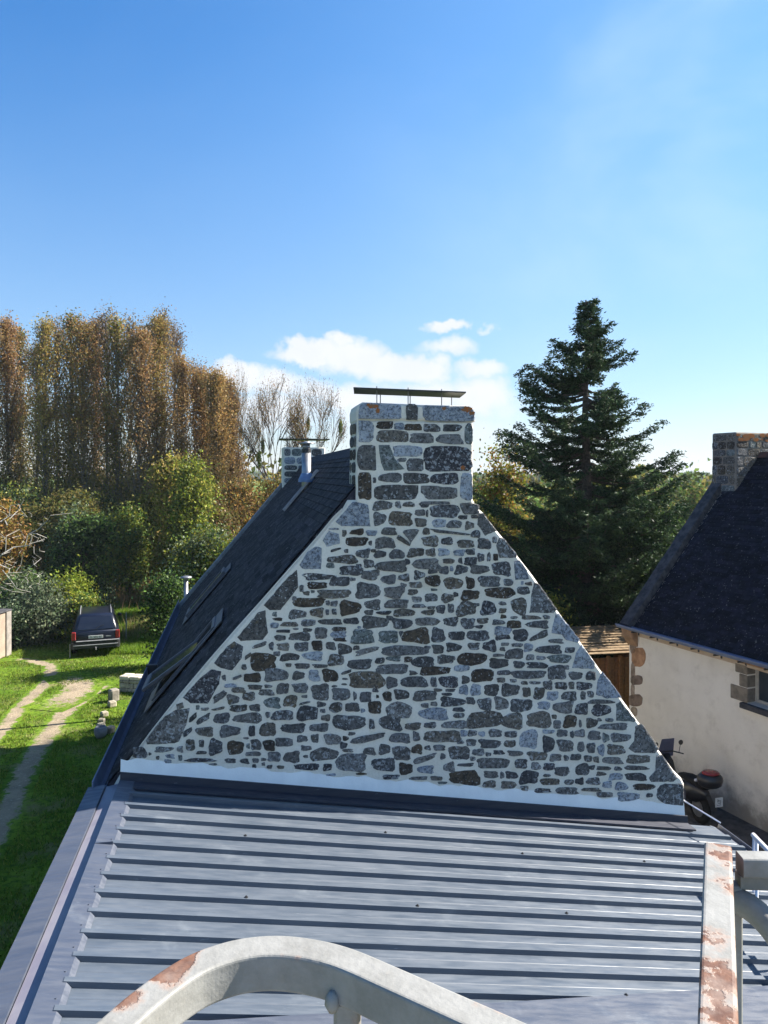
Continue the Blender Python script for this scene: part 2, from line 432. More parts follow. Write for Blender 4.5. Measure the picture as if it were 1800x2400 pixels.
g = MB(); g.face([(-9, -25, .014), (20, -25, .014), (20, -6.02, .014), (3.55, -6.02, .014), (3.55, 8.4, .014), (-9, 7.6, .014)])
tag(g.build('yard', simple('pale_gravel', (.30, .28, .26), (.22, .205, .19), 3, .95, .1, bd=.02, bs=30)), kind='structure')  # unseen gravel round the camera, added for a neutral light bounce

# ================================================================== main house
AL = math.atan(0.189); cA, sA = math.cos(AL), math.sin(AL); O = Vector((0, 9.2))
def G(px, py, wv=0.0):
    """pixel -> (u,z) on the plane at depth wv of the gable frame"""
    x = (px - CX) / F
    # X = u c - w s ; Y = 9.2 + u s + w c ; X = x Y
    u = (x * (9.2 + wv*cA) + wv*sA) / (cA - x*sA)
    Y = 9.2 + u*sA + wv*cA
    return (u, CAMZ + (HY - py) / F * Y)
def local_ray(px, py):
    d = Vector(((px-CX)/F, 1, (HY-py)/F)); c = Vector((0, -9.2, CAMZ))
    rot = lambda v: Vector((v.x*cA + v.y*sA, -v.x*sA + v.y*cA, v.z))
    return rot(c), rot(d)
def hit(px, py, p0, n):
    c, d = local_ray(px, py); t = (Vector(p0) - c).dot(n) / d.dot(n); return c + d*t

cottage = empty('stone_cottage', (0, 9.2, 0), AL, 'long stone cottage with pointed rubble gable, dark slate roof and square chimney', 'house')
LEN = 12.4; WT = .55
left_px = [(815, 1172), (803, 1193), (782, 1213), (742, 1262), (700, 1310), (628, 1392), (560, 1468), (488, 1551), (420, 1632), (358, 1711), (287, 1806)]
right_px = [(1109, 1171), (1117, 1188), (1134, 1203), (1165, 1243), (1213, 1302), (1248, 1347), (1303, 1425), (1352, 1492), (1410, 1573), (1470, 1654), (1535, 1745), (1580, 1806), (1598, 1824), (1605, 1838), (1605, 1915)]
lp = [G(*p) for p in left_px]; rp = [G(*p) for p in right_px]
ul, ur = lp[-1][0], rp[-1][0]
outline = lp[::-1] + rp + [(ur, 0.0), (ul-.2, 0.0), (ul-.2, lp[-1][1]-.35)]
mb = MB(); mb.prism(outline, 0.0, .034, ch=.028)
low = [(p[0]+.01, p[1]-.17) for p in lp[::-1]] + [(p[0]-.004, p[1]-.004) for p in rp] + [(ur-.004, 0.0), (ul-.19, 0.0), (ul-.19, lp[-1][1]-.5)]
mb.prism(low, .034, WT)

def pip(pt, poly):
    x, y = pt; c = False
    for i in range(len(poly)):
        (x1, y1), (x2, y2) = poly[i-1], poly[i]
        if (y1 > y) != (y2 > y) and x < (x2-x1)*(y-y1)/(y2-y1)+x1: c = not c
    return c
GREY = [(.11,.11,.112), (.14,.14,.142), (.085,.085,.09), (.155,.15,.145), (.115,.11,.105), (.135,.122,.105)]
def stone_col(kind):
    if kind == 'b': c = random.choice([(.075,.058,.044), (.065,.052,.042), (.09,.070,.05)]); a = -.3
    elif kind == 'l': c = random.choice([(.28,.31,.37), (.33,.36,.41), (.22,.25,.30)]); a = .5
    elif kind == 'g': c = (.15,.17,.165); a = .2
    elif kind == 'o': c = (.15,.125,.095); a = .1
    elif kind == 'k': c = (.065,.062,.07); a = .35
    else:
        c = random.choice(GREY); k = random.uniform(.75, 1.35); c = tuple(v*k for v in c); a = random.choice([0, 0, .2, .35])
    return (*c, a)
def stone_prism(mb, pts, wv=0.0, kind='', proud=None, frame=None):
    """pts (u,z): raised irregular stone face on the wall plane"""
    cu = sum(p[0] for p in pts)/len(pts); cz = sum(p[1] for p in pts)/len(pts)
    pr = proud if proud is not None else random.uniform(.006, .02)
    c = stone_col(kind); mb.col = (c[0], c[1], c[2], 1.0)
    # lichen amount is carried by the alpha channel
    mb.col = (c[0], c[1], c[2], max(0, c[3]))
    q = lambda p, k, y: (cu+(p[0]-cu)*k, y, cz+(p[1]-cz)*k)
    tilt = random.uniform(-.012, .012)
    R0 = [q(p, 1.0, wv-.0005) for p in pts]; R1 = [q(p, .955, wv-pr*.75) for p in pts]
    R2 = [q(p, .80, wv-pr-tilt*(p[0]-cu)/.3) for p in pts]
    if frame: R0, R1, R2 = ([frame(p) for p in r] for r in (R0, R1, R2))
    mb.loft([R0, R1, R2], cap=False); 
    a = R2; mb.facei([mb.vert(p) for p in a])
CSC = 1.0
def blob_px(x0, y0, x1, y1, style=''):
    cx, cy, a, b = (x0+x1)/2, (y0+y1)/2, (x1-x0)/2+1.1/CSC, (y1-y0)/2+1.1/CSC
    n = 20; ph = random.uniform(0, 6.28); pw = random.uniform(2.6, 9.0)
    if min(a, b) < 3: pw = 2.2
    k1, k2, k3 = random.uniform(.02, .07), random.uniform(.03, .10), random.uniform(.02, .06)
    tap = random.uniform(-.3, .3); sk = random.uniform(-.25, .25)
    out = []
    for i in range(n):
        t = 2*math.pi*i/n; c, s = math.cos(t), math.sin(t)
        r = (abs(c)**pw + abs(s)**pw) ** (-1/pw)
        r *= 1 + k1*math.sin(2*t+ph) + k2*math.sin(3*t+ph*2) + k3*math.sin(5*t+ph*3) + random.uniform(-.055, .05)
        r = r / 1.04
        X, Y = c*r, s*r
        Y *= 1 + tap*X; X += sk*Y*.5
        if style == 'u': X, Y = X, Y*.5 - X*.55
        if style == 'd': X, Y = X, Y*.42 + X*.6
        if style == 't': X = X*(.45 - .55*Y)
        out.append((cx+X*a, cy+Y*b))
    return out
# stones read off the wall, block by block: (origin, scale, list of boxes)
S4 = 1659/400
STONES = [((600,1160),S4,"""1140 60 1325 145|1355 65 1405 125|1425 70 1540 115|1590 75 1680 120|1145 175 1260 290|1290 165 1520 298 o|1545 145 1640 200|1550 230 1660 305|920 335 1045 385 b|1075 345 1170 395 l|1220 320 1365 390|1410 335 1600 475 t|875 410 1080 495 b|1160 415 1350 520|1375 385 1490 500 d|725 510 825 555 u|860 530 895 560|975 530 1100 610|1120 530 1165 555|1145 545 1265 610|1290 535 1445 620|1475 520 1630 600|700 590 985 665|1050 630 1145 705|975 675 1025 695|1155 645 1475 740|1450 625 1495 675|815 690 1030 780|685 660 760 710 g|460 765 760 825|725 800 915 885|1020 735 1195 820|1220 780 1355 865|1385 775 1490 835|1535 745 1640 815|500 850 690 910 b|915 808 965 832|975 860 1205 1005|1250 890 1440 1000|1410 860 1460 895|1490 850 1615 900|1475 920 1570 970|1515 990 1610 1040|590 925 925 1000|460 940 520 970|425 880 460 940|370 1000 660 1090 b|680 1030 715 1070|725 1035 790 1080|820 1030 1015 1165 b|1055 1025 1210 1108|1245 1020 1475 1100|1520 1065 1645 1095|320 1120 490 1200|525 1105 655 1180 o|680 1115 705 1165|740 1110 780 1160|1055 1120 1135 1165|1170 1130 1315 1160|1335 1110 1550 1178|840 345 878 400|355 990 390 1020"""),
((960,1160),S4,"""100 65 390 90|195 95 475 220|500 80 680 185|50 145 140 200|160 150 178 210|475 200 560 235|600 195 660 225|55 230 170 310|220 235 350 315 l|360 250 505 320|540 265 625 330|130 325 195 385|215 335 580 395 d|595 350 685 415|120 405 280 495|310 415 420 485|465 440 625 510|665 425 785 525|808 405 845 465|160 525 250 595|280 525 385 590 l|430 535 530 590 l|550 525 630 580|665 570 720 645|755 565 785 645|815 575 855 635 b|30 625 305 725|325 620 430 665|475 615 510 665|530 608 655 680|180 730 270 760|290 695 380 770|395 695 420 740 l|440 690 565 765|585 685 775 762|805 650 975 785|155 780 300 890 b|335 800 515 915 o|550 805 635 905 b|670 790 885 890|915 820 1005 880|1125 850 1185 875|150 960 270 1035|310 960 430 1045|500 930 675 1020 b|725 900 1035 1000 b|1045 895 1165 965|430 950 470 985|455 1040 645 1175|695 1040 840 1170 k|625 1055 675 1080|870 1040 940 1070|870 1105 935 1145 o|985 1000 1145 1160|175 1085 240 1108|260 1070 340 1150|375 1060 430 1145|120 1120 240 1165|1090 1175 1270 1208|1300 1170 1360 1205"""),
((400,1420),S4,"""1150 40 1325 125|970 165 1045 215 l|1075 160 1235 198|1265 135 1405 195|1440 130 1660 180|1025 235 1160 255|1290 220 1370 250|1190 218 1240 230|1405 210 1520 315|1015 285 1115 335|1155 260 1355 335|800 345 930 420 u|955 355 1000 425|1035 365 1155 430|1205 355 1335 440|1375 340 1475 430 b|1510 355 1600 425|725 450 780 525 u|780 460 1025 635 b|1000 445 1060 485|1070 465 1250 530|1275 450 1480 525 l|690 570 735 620|1210 560 1345 608|1385 570 1520 598|1120 560 1170 590|915 610 1140 730|715 655 875 740 b|605 670 685 720 u|1185 640 1300 715|1345 625 1445 735 l|1480 615 1620 735 b|500 675 535 720|530 760 640 790 l|595 795 725 840|755 770 890 808|915 770 985 792|1030 755 1145 855|1190 755 1335 840|1365 765 1540 910|420 805 535 955 u|550 865 665 950|705 840 820 920|860 815 1000 870|910 895 1065 990 g|1100 870 1225 980 o|1275 870 1325 890|1255 925 1355 960 u|400 980 525 1020 u|575 965 740 1025|765 960 870 1020|1425 935 1505 980|180 1035 250 1140 u|255 1040 375 1160 u|425 1040 575 1145|605 1045 890 1140|925 1030 965 1085|985 1020 1190 1110|1220 975 1430 1115|1465 1060 1550 1115|1455 1005 1500 1035"""),
((760,1420),S4,"""190 120 335 175|370 105 620 215|660 130 860 215|885 115 1125 190|1160 115 1300 190|1330 120 1460 220|1490 120 1590 170|1460 190 1545 215|605 100 670 140|65 240 215 310 l|70 208 210 240 b|90 312 210 342 b|265 235 480 370 g|525 245 715 360 g|715 250 770 305 t|765 225 1025 365 b|1045 220 1170 355|1210 250 1365 330|1395 240 1605 340|15 355 105 425|135 375 265 470|285 390 340 425|305 385 520 490 u|550 390 1020 480|975 390 1035 415|1055 380 1160 460|1190 365 1330 440|1400 360 1505 425|35 475 190 580|225 520 455 615|500 505 585 560|610 490 740 535 g|780 495 850 545 b|840 495 1070 595|1100 480 1250 560|1305 455 1580 580 b|1235 490 1270 525|500 570 810 660|930 590 1225 670 b|830 635 900 668|1255 580 1410 635 l|165 620 260 670 u|245 640 575 800 o|605 695 710 795|745 690 1005 790|1035 695 1090 785|1115 685 1305 790 k|1340 685 1410 755|1430 615 1650 735 b|75 805 255 910|285 840 312 910|345 840 455 935|470 805 520 835|570 835 655 920 b|685 815 820 905|870 825 1090 920|1065 805 1140 830|1180 810 1270 832|1140 848 1245 870|1315 775 1395 860 l|1425 765 1520 870 l|45 940 175 1035|205 945 340 1025|425 930 555 1040 b|600 935 855 1100|940 950 1015 985|1035 935 1095 970|1135 890 1360 975|1385 890 1460 955|1490 900 1630 1010|915 995 1205 1105 l|1250 990 1360 1025|1250 1045 1360 1085|1395 1025 1745 1185|85 1060 400 1205|440 1105 485 1195|535 1070 750 1205|780 1140 935 1200|975 1135 1085 1185|1150 1120 1385 1190"""),
((1120,1420),S4,"""145 140 260 180|280 145 420 215 b|425 100 605 130|630 90 700 130|470 150 685 210|165 205 320 280 l|170 275 310 325 k|340 230 490 340|510 230 680 355 u|690 325 830 360|215 405 260 435|50 345 175 440 k|230 360 300 385|330 365 430 395|450 370 535 440 l|560 390 815 460|850 405 940 455|270 420 440 515|145 470 255 490|110 515 295 600|470 475 545 525|575 490 655 522|675 475 915 550 g|345 540 455 600|480 550 670 605|685 580 855 715|835 580 885 615|190 630 315 668|325 630 655 705|185 700 265 740|885 640 1015 715|1050 640 1140 718|315 715 375 740|420 735 480 762|500 735 610 760|640 730 720 810|750 740 860 810|885 740 935 805|955 745 1115 810 k|60 765 205 870|235 760 400 875|435 795 510 880|545 795 645 905|670 835 780 915 l|815 835 960 915|1000 835 1045 910|1065 830 1125 885|1070 915 1325 950|165 885 290 1010|310 910 530 1025|585 930 695 1005 l|730 935 920 1040|945 950 1065 1055|1100 960 1300 1065 k|220 1045 440 1190|475 1030 705 1185|735 1115 805 1190|835 1065 955 1180 b|985 1110 1005 1180|1055 1095 1160 1180|1165 1095 1200 1120|1240 1095 1310 1122|1180 1145 1450 1200"""),
((280,1620),S4,"""620 340 705 450 u|740 355 915 430|975 340 1175 435|1255 340 1315 435|1360 310 1520 435|645 470 730 575|775 475 820 540|870 470 1000 615|1050 480 1205 615 b|1280 470 1375 570|1400 475 1510 575 b|1515 455 1685 535|750 585 845 608|345 545 520 585|560 540 615 585|1230 590 1375 625|640 655 940 685 k|1030 655 1125 695|1175 660 1255 700|1295 655 1350 690|1445 590 1565 680|1435 720 1480 750|1535 725 1600 750|130 545 260 650"""),
((660,1640),S4,"""0 235 225 320|275 235 455 305|150 350 250 405|290 335 355 415|420 335 575 435|650 318 715 340|680 310 1010 435 u|1040 330 1245 415|1280 315 1340 400|1370 305 1740 410|190 450 290 490|275 470 555 590|570 415 635 470|25 505 175 610|595 480 690 505|795 470 910 530|950 435 1055 525|1085 450 1245 590|1265 440 1365 525 b|1390 450 1445 485|1480 440 1590 490|1285 515 1495 630 u|1545 525 1590 575|120 625 365 680 k|405 625 485 685 k|520 525 830 690|880 570 1095 690|1140 620 1275 720 b|1320 645 1480 710 l|990 730 1135 768 k|1240 750 1415 775|1450 745 1560 780|1190 230 1345 285|700 560 830 688"""),
((1040,1640),S4,"""0 615 105 700|165 300 230 350 l|235 300 320 350|340 310 400 355 l|440 290 565 360|590 310 710 360|735 295 910 470 l|965 295 1070 325 l|1100 295 1200 355|1230 310 1260 365|1275 295 1370 360|1405 305 1525 390|1545 330 1605 405 g|130 390 190 425|220 385 315 445|345 390 560 465|590 395 700 460|960 360 1080 500|1110 390 1260 500|1300 410 1365 505|1390 420 1465 515|1495 440 1560 535 l|50 450 250 580|280 480 390 540|410 515 455 545|485 495 585 530|625 500 770 540|820 505 1000 585|1030 530 1140 595|1170 540 1210 590|1235 530 1330 585|1365 540 1435 600|1455 555 1505 605|260 555 305 590|320 570 650 660|695 580 810 665|850 610 940 680|970 620 1075 680 k|135 620 285 645|1075 655 1220 735|1285 620 1415 735|1415 640 1465 675|1490 650 1620 680|55 690 350 825 b|395 695 525 760|550 705 585 760|605 700 715 765|735 695 915 815|970 725 1035 745|940 765 1125 825 o|1175 775 1260 825|1280 765 1355 820|1385 760 1520 825|1485 705 1575 735|385 790 505 850|560 795 700 860|750 840 820 878|885 865 1040 900 k|1090 855 1305 915|1340 860 1520 885|1490 900 1640 945"""),
((1300,1620),1659/320,"""685 515 915 610|640 655 850 770|580 805 820 880|870 780 1155 875|850 910 1140 955|725 920 810 960|860 995 1105 1085|665 1000 830 1075 l|735 1110 885 1200 l|950 1125 1205 1200 b|760 1235 1035 1325 l|1115 1245 1185 1280|585 1100 690 1170 l""")]
QUOINS = [((960,1160),S4,[([(668,190),(720,180),(850,345),(740,390),(665,290)],''),([(845,495),(875,415),(920,430),(1045,570),(1040,605),(880,610)],''),([(1020,650),(1070,635),(1150,730),(1165,815),(1030,820)],'l'),([(1190,980),(1215,860),(1260,870),(1438,1110),(1400,1140),(1170,1140)],'')]),
((1120,1420),S4,[([(725,220),(760,85),(790,80),(990,320),(975,355),(860,330),(820,280),(725,265)],'l'),([(920,600),(960,460),(1010,380),(1145,560),(1135,610)],'l'),([(1150,860),(1170,730),(1215,640),(1405,890),(1260,895)],'l'),([(1350,1110),(1350,960),(1390,930),(1540,1110),(1520,1125)],'g')]),
((1300,1620),1659/320,[([(985,440),(1060,395),(1275,690),(1220,745),(980,740),(900,690),(970,600)],''),([(1150,1050),(1230,960),(1240,790),(1310,780),(1500,1050),(1450,1090),(1180,1100)],''),([(1240,1260),(1255,1195),(1290,1150),(1345,1130),(1460,1128),(1560,1130),(1572,1200),(1570,1385),(1450,1375),(1350,1360),(1270,1320)],'')]),
((600,1160),S4,[([(950,70),(1090,100),(1110,300),(850,300),(790,262)],'l'),([(660,440),(720,355),(810,380),(820,470),(700,500)],'l'),([(510,560),(585,505),(640,520),(635,715),(470,715),(435,675)],'l'),([(325,795),(400,740),(410,900),(250,1110),(150,1110),(95,1065)],'')]),
((400,1420),S4,[([(855,75),(920,48),(945,260),(900,325),(700,335),(668,300)],''),([(562,400),(622,352),(705,400),(690,510),(605,620),(500,600),(440,550),(500,470)],''),([(300,705),(400,622),(490,640),(470,760),(370,940),(210,940),(140,885)],'k'),([(62,960),(120,940),(135,985),(70,1010)],'')]),
((280,1620),S4,[([(548,192),(680,170),(650,320),(580,480),(540,500),(290,510),(283,470),(382,332),(452,252)],'')])]
taken = []
def band_top(px): return 1777 + (px-290) * (1883-1777) / (1600-290) + 3*math.sin(px*.05) + 2*math.sin(px*.13)
def overlap(b, m=3):
    return any(b[0]-m < t[2] and b[2]+m > t[0] and b[1]-m < t[3] and b[3]+m > t[1] for t in taken)
mb.m = 1
for (ox, oy), sc, lst in QUOINS:
    for pts, kd in lst:
        P = [(ox+x/sc, oy+y/sc) for x, y in pts]
        qx, qy = sum(p[0] for p in P)/len(P), sum(p[1] for p in P)/len(P)
        P = [(qx+(p[0]-qx)*(1.07 if qx < 900 else 1.01)-(2 if qx < 900 else 1), qy+(p[1]-qy)*1.05) for p in P]
        taken.append((min(p[0] for p in P), min(p[1] for p in P), max(p[0] for p in P), max(p[1] for p in P)))
        Q = []
        for i in range(len(P)):   # subdivide + roughen the outline
            a, b = P[i], P[(i+1) % len(P)]
            k = max(2, int(math.hypot(b[0]-a[0], b[1]-a[1])/7))
            for j in range(k):
                t = j/k; Q.append((a[0]+(b[0]-a[0])*t+random.uniform(-.8, .8), a[1]+(b[1]-a[1])*t+random.uniform(-.8, .8)))
        stone_prism(mb, [G(*p) for p in Q], kind=kd, proud=.012)
for (ox, oy), sc, txt in STONES:
    for ent in txt.split('|'):
        e = ent.split(); x0, y0, x1, y1 = (float(v) for v in e[:4]); sty = e[4] if len(e) > 4 else ''
        b = (ox+x0/sc, oy+y0/sc, ox+x1/sc, oy+y1/sc)
        cxx, cyy = (b[0]+b[2])/2, (b[1]+b[3])/2
        if any(abs(cxx-(t[0]+t[2])/2) < (t[2]-t[0])*.35 and abs(cyy-(t[1]+t[3])/2) < (t[3]-t[1])*.35 for t in taken[len(QUOINS)*0:]): continue
        if cyy > band_top(cxx)+1: continue
        taken.append(b)
        P = blob_px(*b, style=sty if sty in 'udt' and sty else '')
        stone_prism(mb, [G(*p) for p in P], kind=sty if sty not in 'udt' else '')
# small filler chips where the pointing would otherwise be bare
rim = left_px[2:] + [(287, 1800), (1590, 1880)] + right_px[::-1]
def rake_x(py, side):
    P = left_px if side < 0 else right_px
    for a, b in zip(P[:-1], P[1:]):
        if a[1] <= py <= b[1] and b[1] > a[1]: return a[0]+(b[0]-a[0])*(py-a[1])/(b[1]-a[1])
    return P[0][0] if py < P[0][1] else P[-1][0]
nfill = 0
for _ in range(16000):
    cy = random.uniform(1182, 1880)
    xl, xr = rake_x(cy, -1)+16, rake_x(cy, 1)-16
    if xr - xl < 40: continue
    cx = random.uniform(xl, xr); ww = random.uniform(5, 26); hh = random.uniform(3, 9) if ww > 10 else random.uniform(4, 12)
    b = (cx-ww/2, cy-hh/2, cx+ww/2, cy+hh/2)
    if cy + hh/2 > band_top(cx)-1 or overlap(b, 3.4): continue
    taken.append(b); nfill += 1
    stone_prism(mb, [G(*p) for p in blob_px(*b)], kind=random.choice(['', '', '', 'b', 'g', 'l']), proud=.006)
print('filler stones', nfill, 'all', len(taken))
# band of fresh render along the foot, lapped over the stones
mb.m = 2; mb.col = (.7, .7, .7, 0)
N = 90; top = []; bot = []
for i in range(N+1):
    px = 283 + (1603-283)*i/N
    bt = band_top(px) + random.uniform(-1.5, 1.5); top.append(G(px, bt)); bot.append(G(px, 1808 + (px-287)*.086))
for i in range(N):
    a, b, c, d = top[i], top[i+1], bot[i+1], bot[i]
    mb.face([(a[0], -.001, a[1]), (d[0], -.03, d[1]), (c[0], -.03, c[1]), (b[0], -.001, b[1])])
gable = mb.build('gable_wall', [M_mortar, M_stone, M_freshmortar], cottage)

# shared roof geometry --------------------------------------------------
ap = G(925, 1041); eave_l = G(258, 1843); eave_r = G(1600, 1842)
def on_left(u): return ap[1] + (u-ap[0])*(ap[1]-eave_l[1])/(ap[0]-eave_l[0])
SL = math.atan2(ap[1]-eave_l[1], ap[0]-eave_l[0])
nL = Vector((-math.sin(SL), 0, math.cos(SL)))
def slates(mb, A, along, up, n, L, S, gauge=.115, wd=.21, th=.008, c0=(.03, .032, .045), jit=.35):
    rows = int(S/gauge)
    for r in range(rows+1):
        v0 = r*gauge; v1 = min(S, v0+gauge*1.02); off = (r % 2)*wd/2
        k = int(L/wd)+2
        for i in range(-1, k):
            u0 = max(0, i*wd+off); u1 = min(L, (i+1)*wd+off-.004)
            if u1 - u0 < .02: continue
            q = random.uniform(1-jit, 1+jit); t = random.uniform(-.0015, .0015)
            mb.col = (c0[0]*q, c0[1]*q, c0[2]*q*random.uniform(.92, 1.08), 0)
            lo = th + t + random.uniform(0, .003)
            P = lambda u, v, h: A + along*u + up*v + n*h
            mb.face([P(u0, v0, lo), P(u1, v0, lo+random.uniform(-.001, .001)), P(u1, v1, .002), P(u0, v1, .002)])
            mb.face([P(u0, v0, -.002), P(u1, v0, -.002), P(u1, v0, lo), P(u0, v0, lo)])
mb = MB()
zl = on_left(eave_l[0]-.05)
A = Vector((eave_l[0]-.05, .033, zl+.062)); up = Vector((math.cos(SL), 0, math.sin(SL)))
S = (Vector((ap[0], 0, ap[1]+.062)) - Vector((A.x, 0, A.z))).length
slates(mb, A, Vector((0, 1, 0)), up, nL, LEN-.3, S, th=.012, c0=(.036, .031, .033), jit=.65)
# solid roof body under the slates, and the hidden right slope
mb.col = (.03, .03, .04, 0)
e = on_left(eave_l[0]-.05)
mb.prism([(eave_l[0]-.05, e+.040), (ap[0], ap[1]+.044), (ap[0], ap[1]-.16), (eave_l[0]-.05, e-.14)], .038, LEN-.25)
mb.prism([(ap[0], ap[1]), (eave_r[0]+.1, eave_r[1]-.1), (eave_r[0]+.1, eave_r[1]-.25), (ap[0], ap[1]-.16)], .09, LEN-.25)
mb.prism([(ap[0]-.16, ap[1]-.10), (ap[0], ap[1]+.075), (ap[0]+.14, ap[1]-.08)], .56, LEN-.3)   # ridge roll
roof = mb.build('roof', M_slate, cottage)
# far gable and side walls
mb = MB()
mb.prism([(eave_l[0]-.02, 0), (eave_l[0]-.02, e-.1), (ap[0], ap[1]-.1), (eave_r[0], eave_r[1]-.2), (eave_r[0], 0)], LEN-.5, LEN+.02)
mb.build('far_gable_wall', M_mortar, cottage)
mb = MB(); mb.box((eave_l[0]-.02, WT, 0), (eave_l[0]+.5, LEN-.5, e-.13)); mb.build('side_wall', M_mortar, cottage)
mb = MB(); mb.box((eave_r[0]-.5, WT, 0), (eave_r[0]-.02, LEN-.5, eave_r[1]-.25)); mb.build('side_wall', M_mortar, cottage)
# far verge coping: pale strip standing above the slates
mb = MB()
A2 = (eave_l[0]-.12, on_left(eave_l[0]-.12)); nn = (-math.sin(SL), math.cos(SL))
B2 = (ap[0]-.45, on_left(ap[0]-.45))
q = [(A2[0], A2[1]-.05), (B2[0], B2[1]-.05), (B2[0]+nn[0]*.13, B2[1]+nn[1]*.13), (A2[0]+nn[0]*.13, A2[1]+nn[1]*.13)]
mb.prism(q, LEN-.28, LEN+.10, ch=.015)
mb.build('verge_coping', simple('coping_stone', (.24, .25, .27), (.17, .175, .18), 6, .85, .2, bd=.006), cottage)
# a thin mortar fillet along the near verge, where slates meet the gable
mb = MB()
pts = []
for p in lp[1:]: pts.append((p[0]-.004, .012, p[1]+.002))
mb.tube(pts, .007, 6); mb.build('verge_fillet', M_mortar, cottage)
# gutters
mb = MB()
g0 = G(217, 1826); ue = eave_l[0]-.05
prof = [(ue+.03, e-.05), (ue-.02, e-.10), (g0[0]+.05, e-.11), (g0[0]+.005, e-.06), (g0[0], g0[1]-.01), (g0[0]+.012, g0[1]-.01), (g0[0]+.03, e-.05), (g0[0]+.06, e-.085), (ue-.02, e-.085), (ue+.03, e-.03)]
mb.prism(prof, -.05, LEN+.05)
gut = mb.build('gutter', M_zinc, cottage)
mb = MB()
for wv in (5.1,): mb.box((g0[0]-.01, wv, e-.13), (ue+.05, wv+.10, g0[1]+.02))
mb.build('gutter_joint', M_black, gut)
mb = MB(); gr = eave_r
mb.prism([(gr[0]+.02, gr[1]-.02), (gr[0]+.16, gr[1]-.06), (gr[0]+.19, gr[1]+.0), (gr[0]+.20, gr[1]+.0), (gr[0]+.18, gr[1]-.12), (gr[0]+.02, gr[1]-.14)], .9, LEN)
mb.build('gutter', M_zinc, cottage)
mb = MB(); ga, gb = G(1606, 1884), G(1643, 1912, -.55); mb.tube([(gr[0]+.02, .3, gr[1]-.18), (gr[0]+.03, -.02, gr[1]-.2), (gr[0]+.2, -.5, gr[1]-.27)], .011, 6); mb.build('verge_strip', M_whitepaint, cottage)

# ---- chimney
chs = S4; co = (780, 850)
def C(x, y): return G(co[0]+x/chs, co[1]+y/chs)
chim_px = [(225, 1352), (228, 1062), (236, 600), (238, 572), (236, 470), (250, 415), (290, 383), (640, 398), (690, 405), (740, 392), (800, 400), (860, 408), (1330, 418), (1368, 445), (1380, 500), (1382, 575), (1366, 592), (1363, 800), (1363, 1062), (1362, 1352)]
CD = .56
mb = MB(); body = [C(x, y) for x, y in chim_px if 590 < y or y > 590]
body = [C(225, 1372), C(228, 1062), C(238, 560), C(1366, 575), C(1363, 1062), C(1362, 1372)]
mb.prism(body, -.004, CD, ch=.02)
# cap course: big worn blocks wrapping the top
capo = [C(232, 560), C(230, 470), C(246, 415), C(290, 384), (C(640, 398)), C(860, 410), C(1330, 420), C(1372, 448), C(1384, 505), C(1386, 575)]
mb.prism(capo, -.012, CD+.01, ch=.03)
mb.m = 1
CB = """255 570 395 770 l|425 575 580 640 b|700 600 860 655 b|600 590 690 650 l|885 600 1040 670|1075 605 1250 665|1285 590 1358 790 g|425 660 730 770|750 690 975 780|1005 700 1265 790|240 805 415 1045|590 810 865 910 l|630 930 710 960|720 935 880 1050|885 815 1356 1055 k|250 1070 370 1330 b|445 1075 665 1160|690 1075 935 1175|950 1075 1220 1180 k|1242 1075 1352 1335 l|405 1190 825 1330|860 1200 1205 1325|395 1120 415 1165"""
for ent in CB.split('|'):
    e_ = ent.split(); v = [float(t) for t in e_[:4]]
    CSC = .17; P = blob_px(*v); CSC = 1.0
    cx, cy = (v[0]+v[2])/2, (v[1]+v[3])/2
    P = [(cx+(p[0]-cx)*1.04, cy+(p[1]-cy)*1.04) for p in P]
    P = [(min(max(p[0], v[0]-6), min(v[2]+6, 1361)), min(max(p[1], v[1]-5), v[3]+5)) for p in P]
    stone_prism(mb, [C(*p) for p in P], wv=-.0045, kind=e_[4] if len(e_) > 4 else '', proud=.010)
P = [(445, 800), (550, 800), (575, 860), (600, 930), (700, 1035), (600, 1048), (500, 1050), (470, 980), (452, 880)]
stone_prism(mb, [C(*p) for p in P], wv=-.0045, kind='g', proud=.01)
for P, kd in (([(248, 470), (262, 415), (300, 392), (480, 396), (640, 408), (662, 420), (665, 540), (640, 550), (250, 548)], 'l'),
              ([(708, 420), (740, 400), (800, 405), (825, 430), (820, 560), (712, 556)], ''),
              ([(868, 425), (900, 415), (1330, 428), (1368, 455), (1376, 505), (1378, 568), (1200, 575), (900, 566), (872, 520)], 'l')):
    Q = []
    for i in range(len(P)):
        a, b = P[i], P[(i+1) % len(P)]
        for j in range(4): t = j/4; Q.append((a[0]+(b[0]-a[0])*t+random.uniform(-3, 3), a[1]+(b[1]-a[1])*t+random.uniform(-3, 3)))
    stone_prism(mb, [C(*p) for p in Q], wv=-.013, kind=kd, proud=.016)
# rusty lichen patches on the cap stones, irregular discs of real thickness
mb.m = 3; mb.col = (.3, .1, .03, 0)
for cx, cy, rx, ry in ((385, 425, 60, 26), (432, 470, 26, 34), (1300, 455, 62, 36), (1345, 490, 30, 24), (1075, 445, 26, 20), (1262, 1020, 30, 26), (345, 410, 22, 14)):
    n = 16; Q = [(cx+math.cos(6.283*i/n)*rx*random.uniform(.55, 1.05), cy+math.sin(6.283*i/n)*ry*random.uniform(.55, 1.05)) for i in range(n)]
    Q = [C(*p) for p in Q]; yy = -.0305 if cy < 560 else -.0155
    mb.loft([[(p[0], yy+.004, p[1]) for p in Q], [(p[0], yy-.001, p[1]) for p in Q]], cap=True)
mb.m = 1
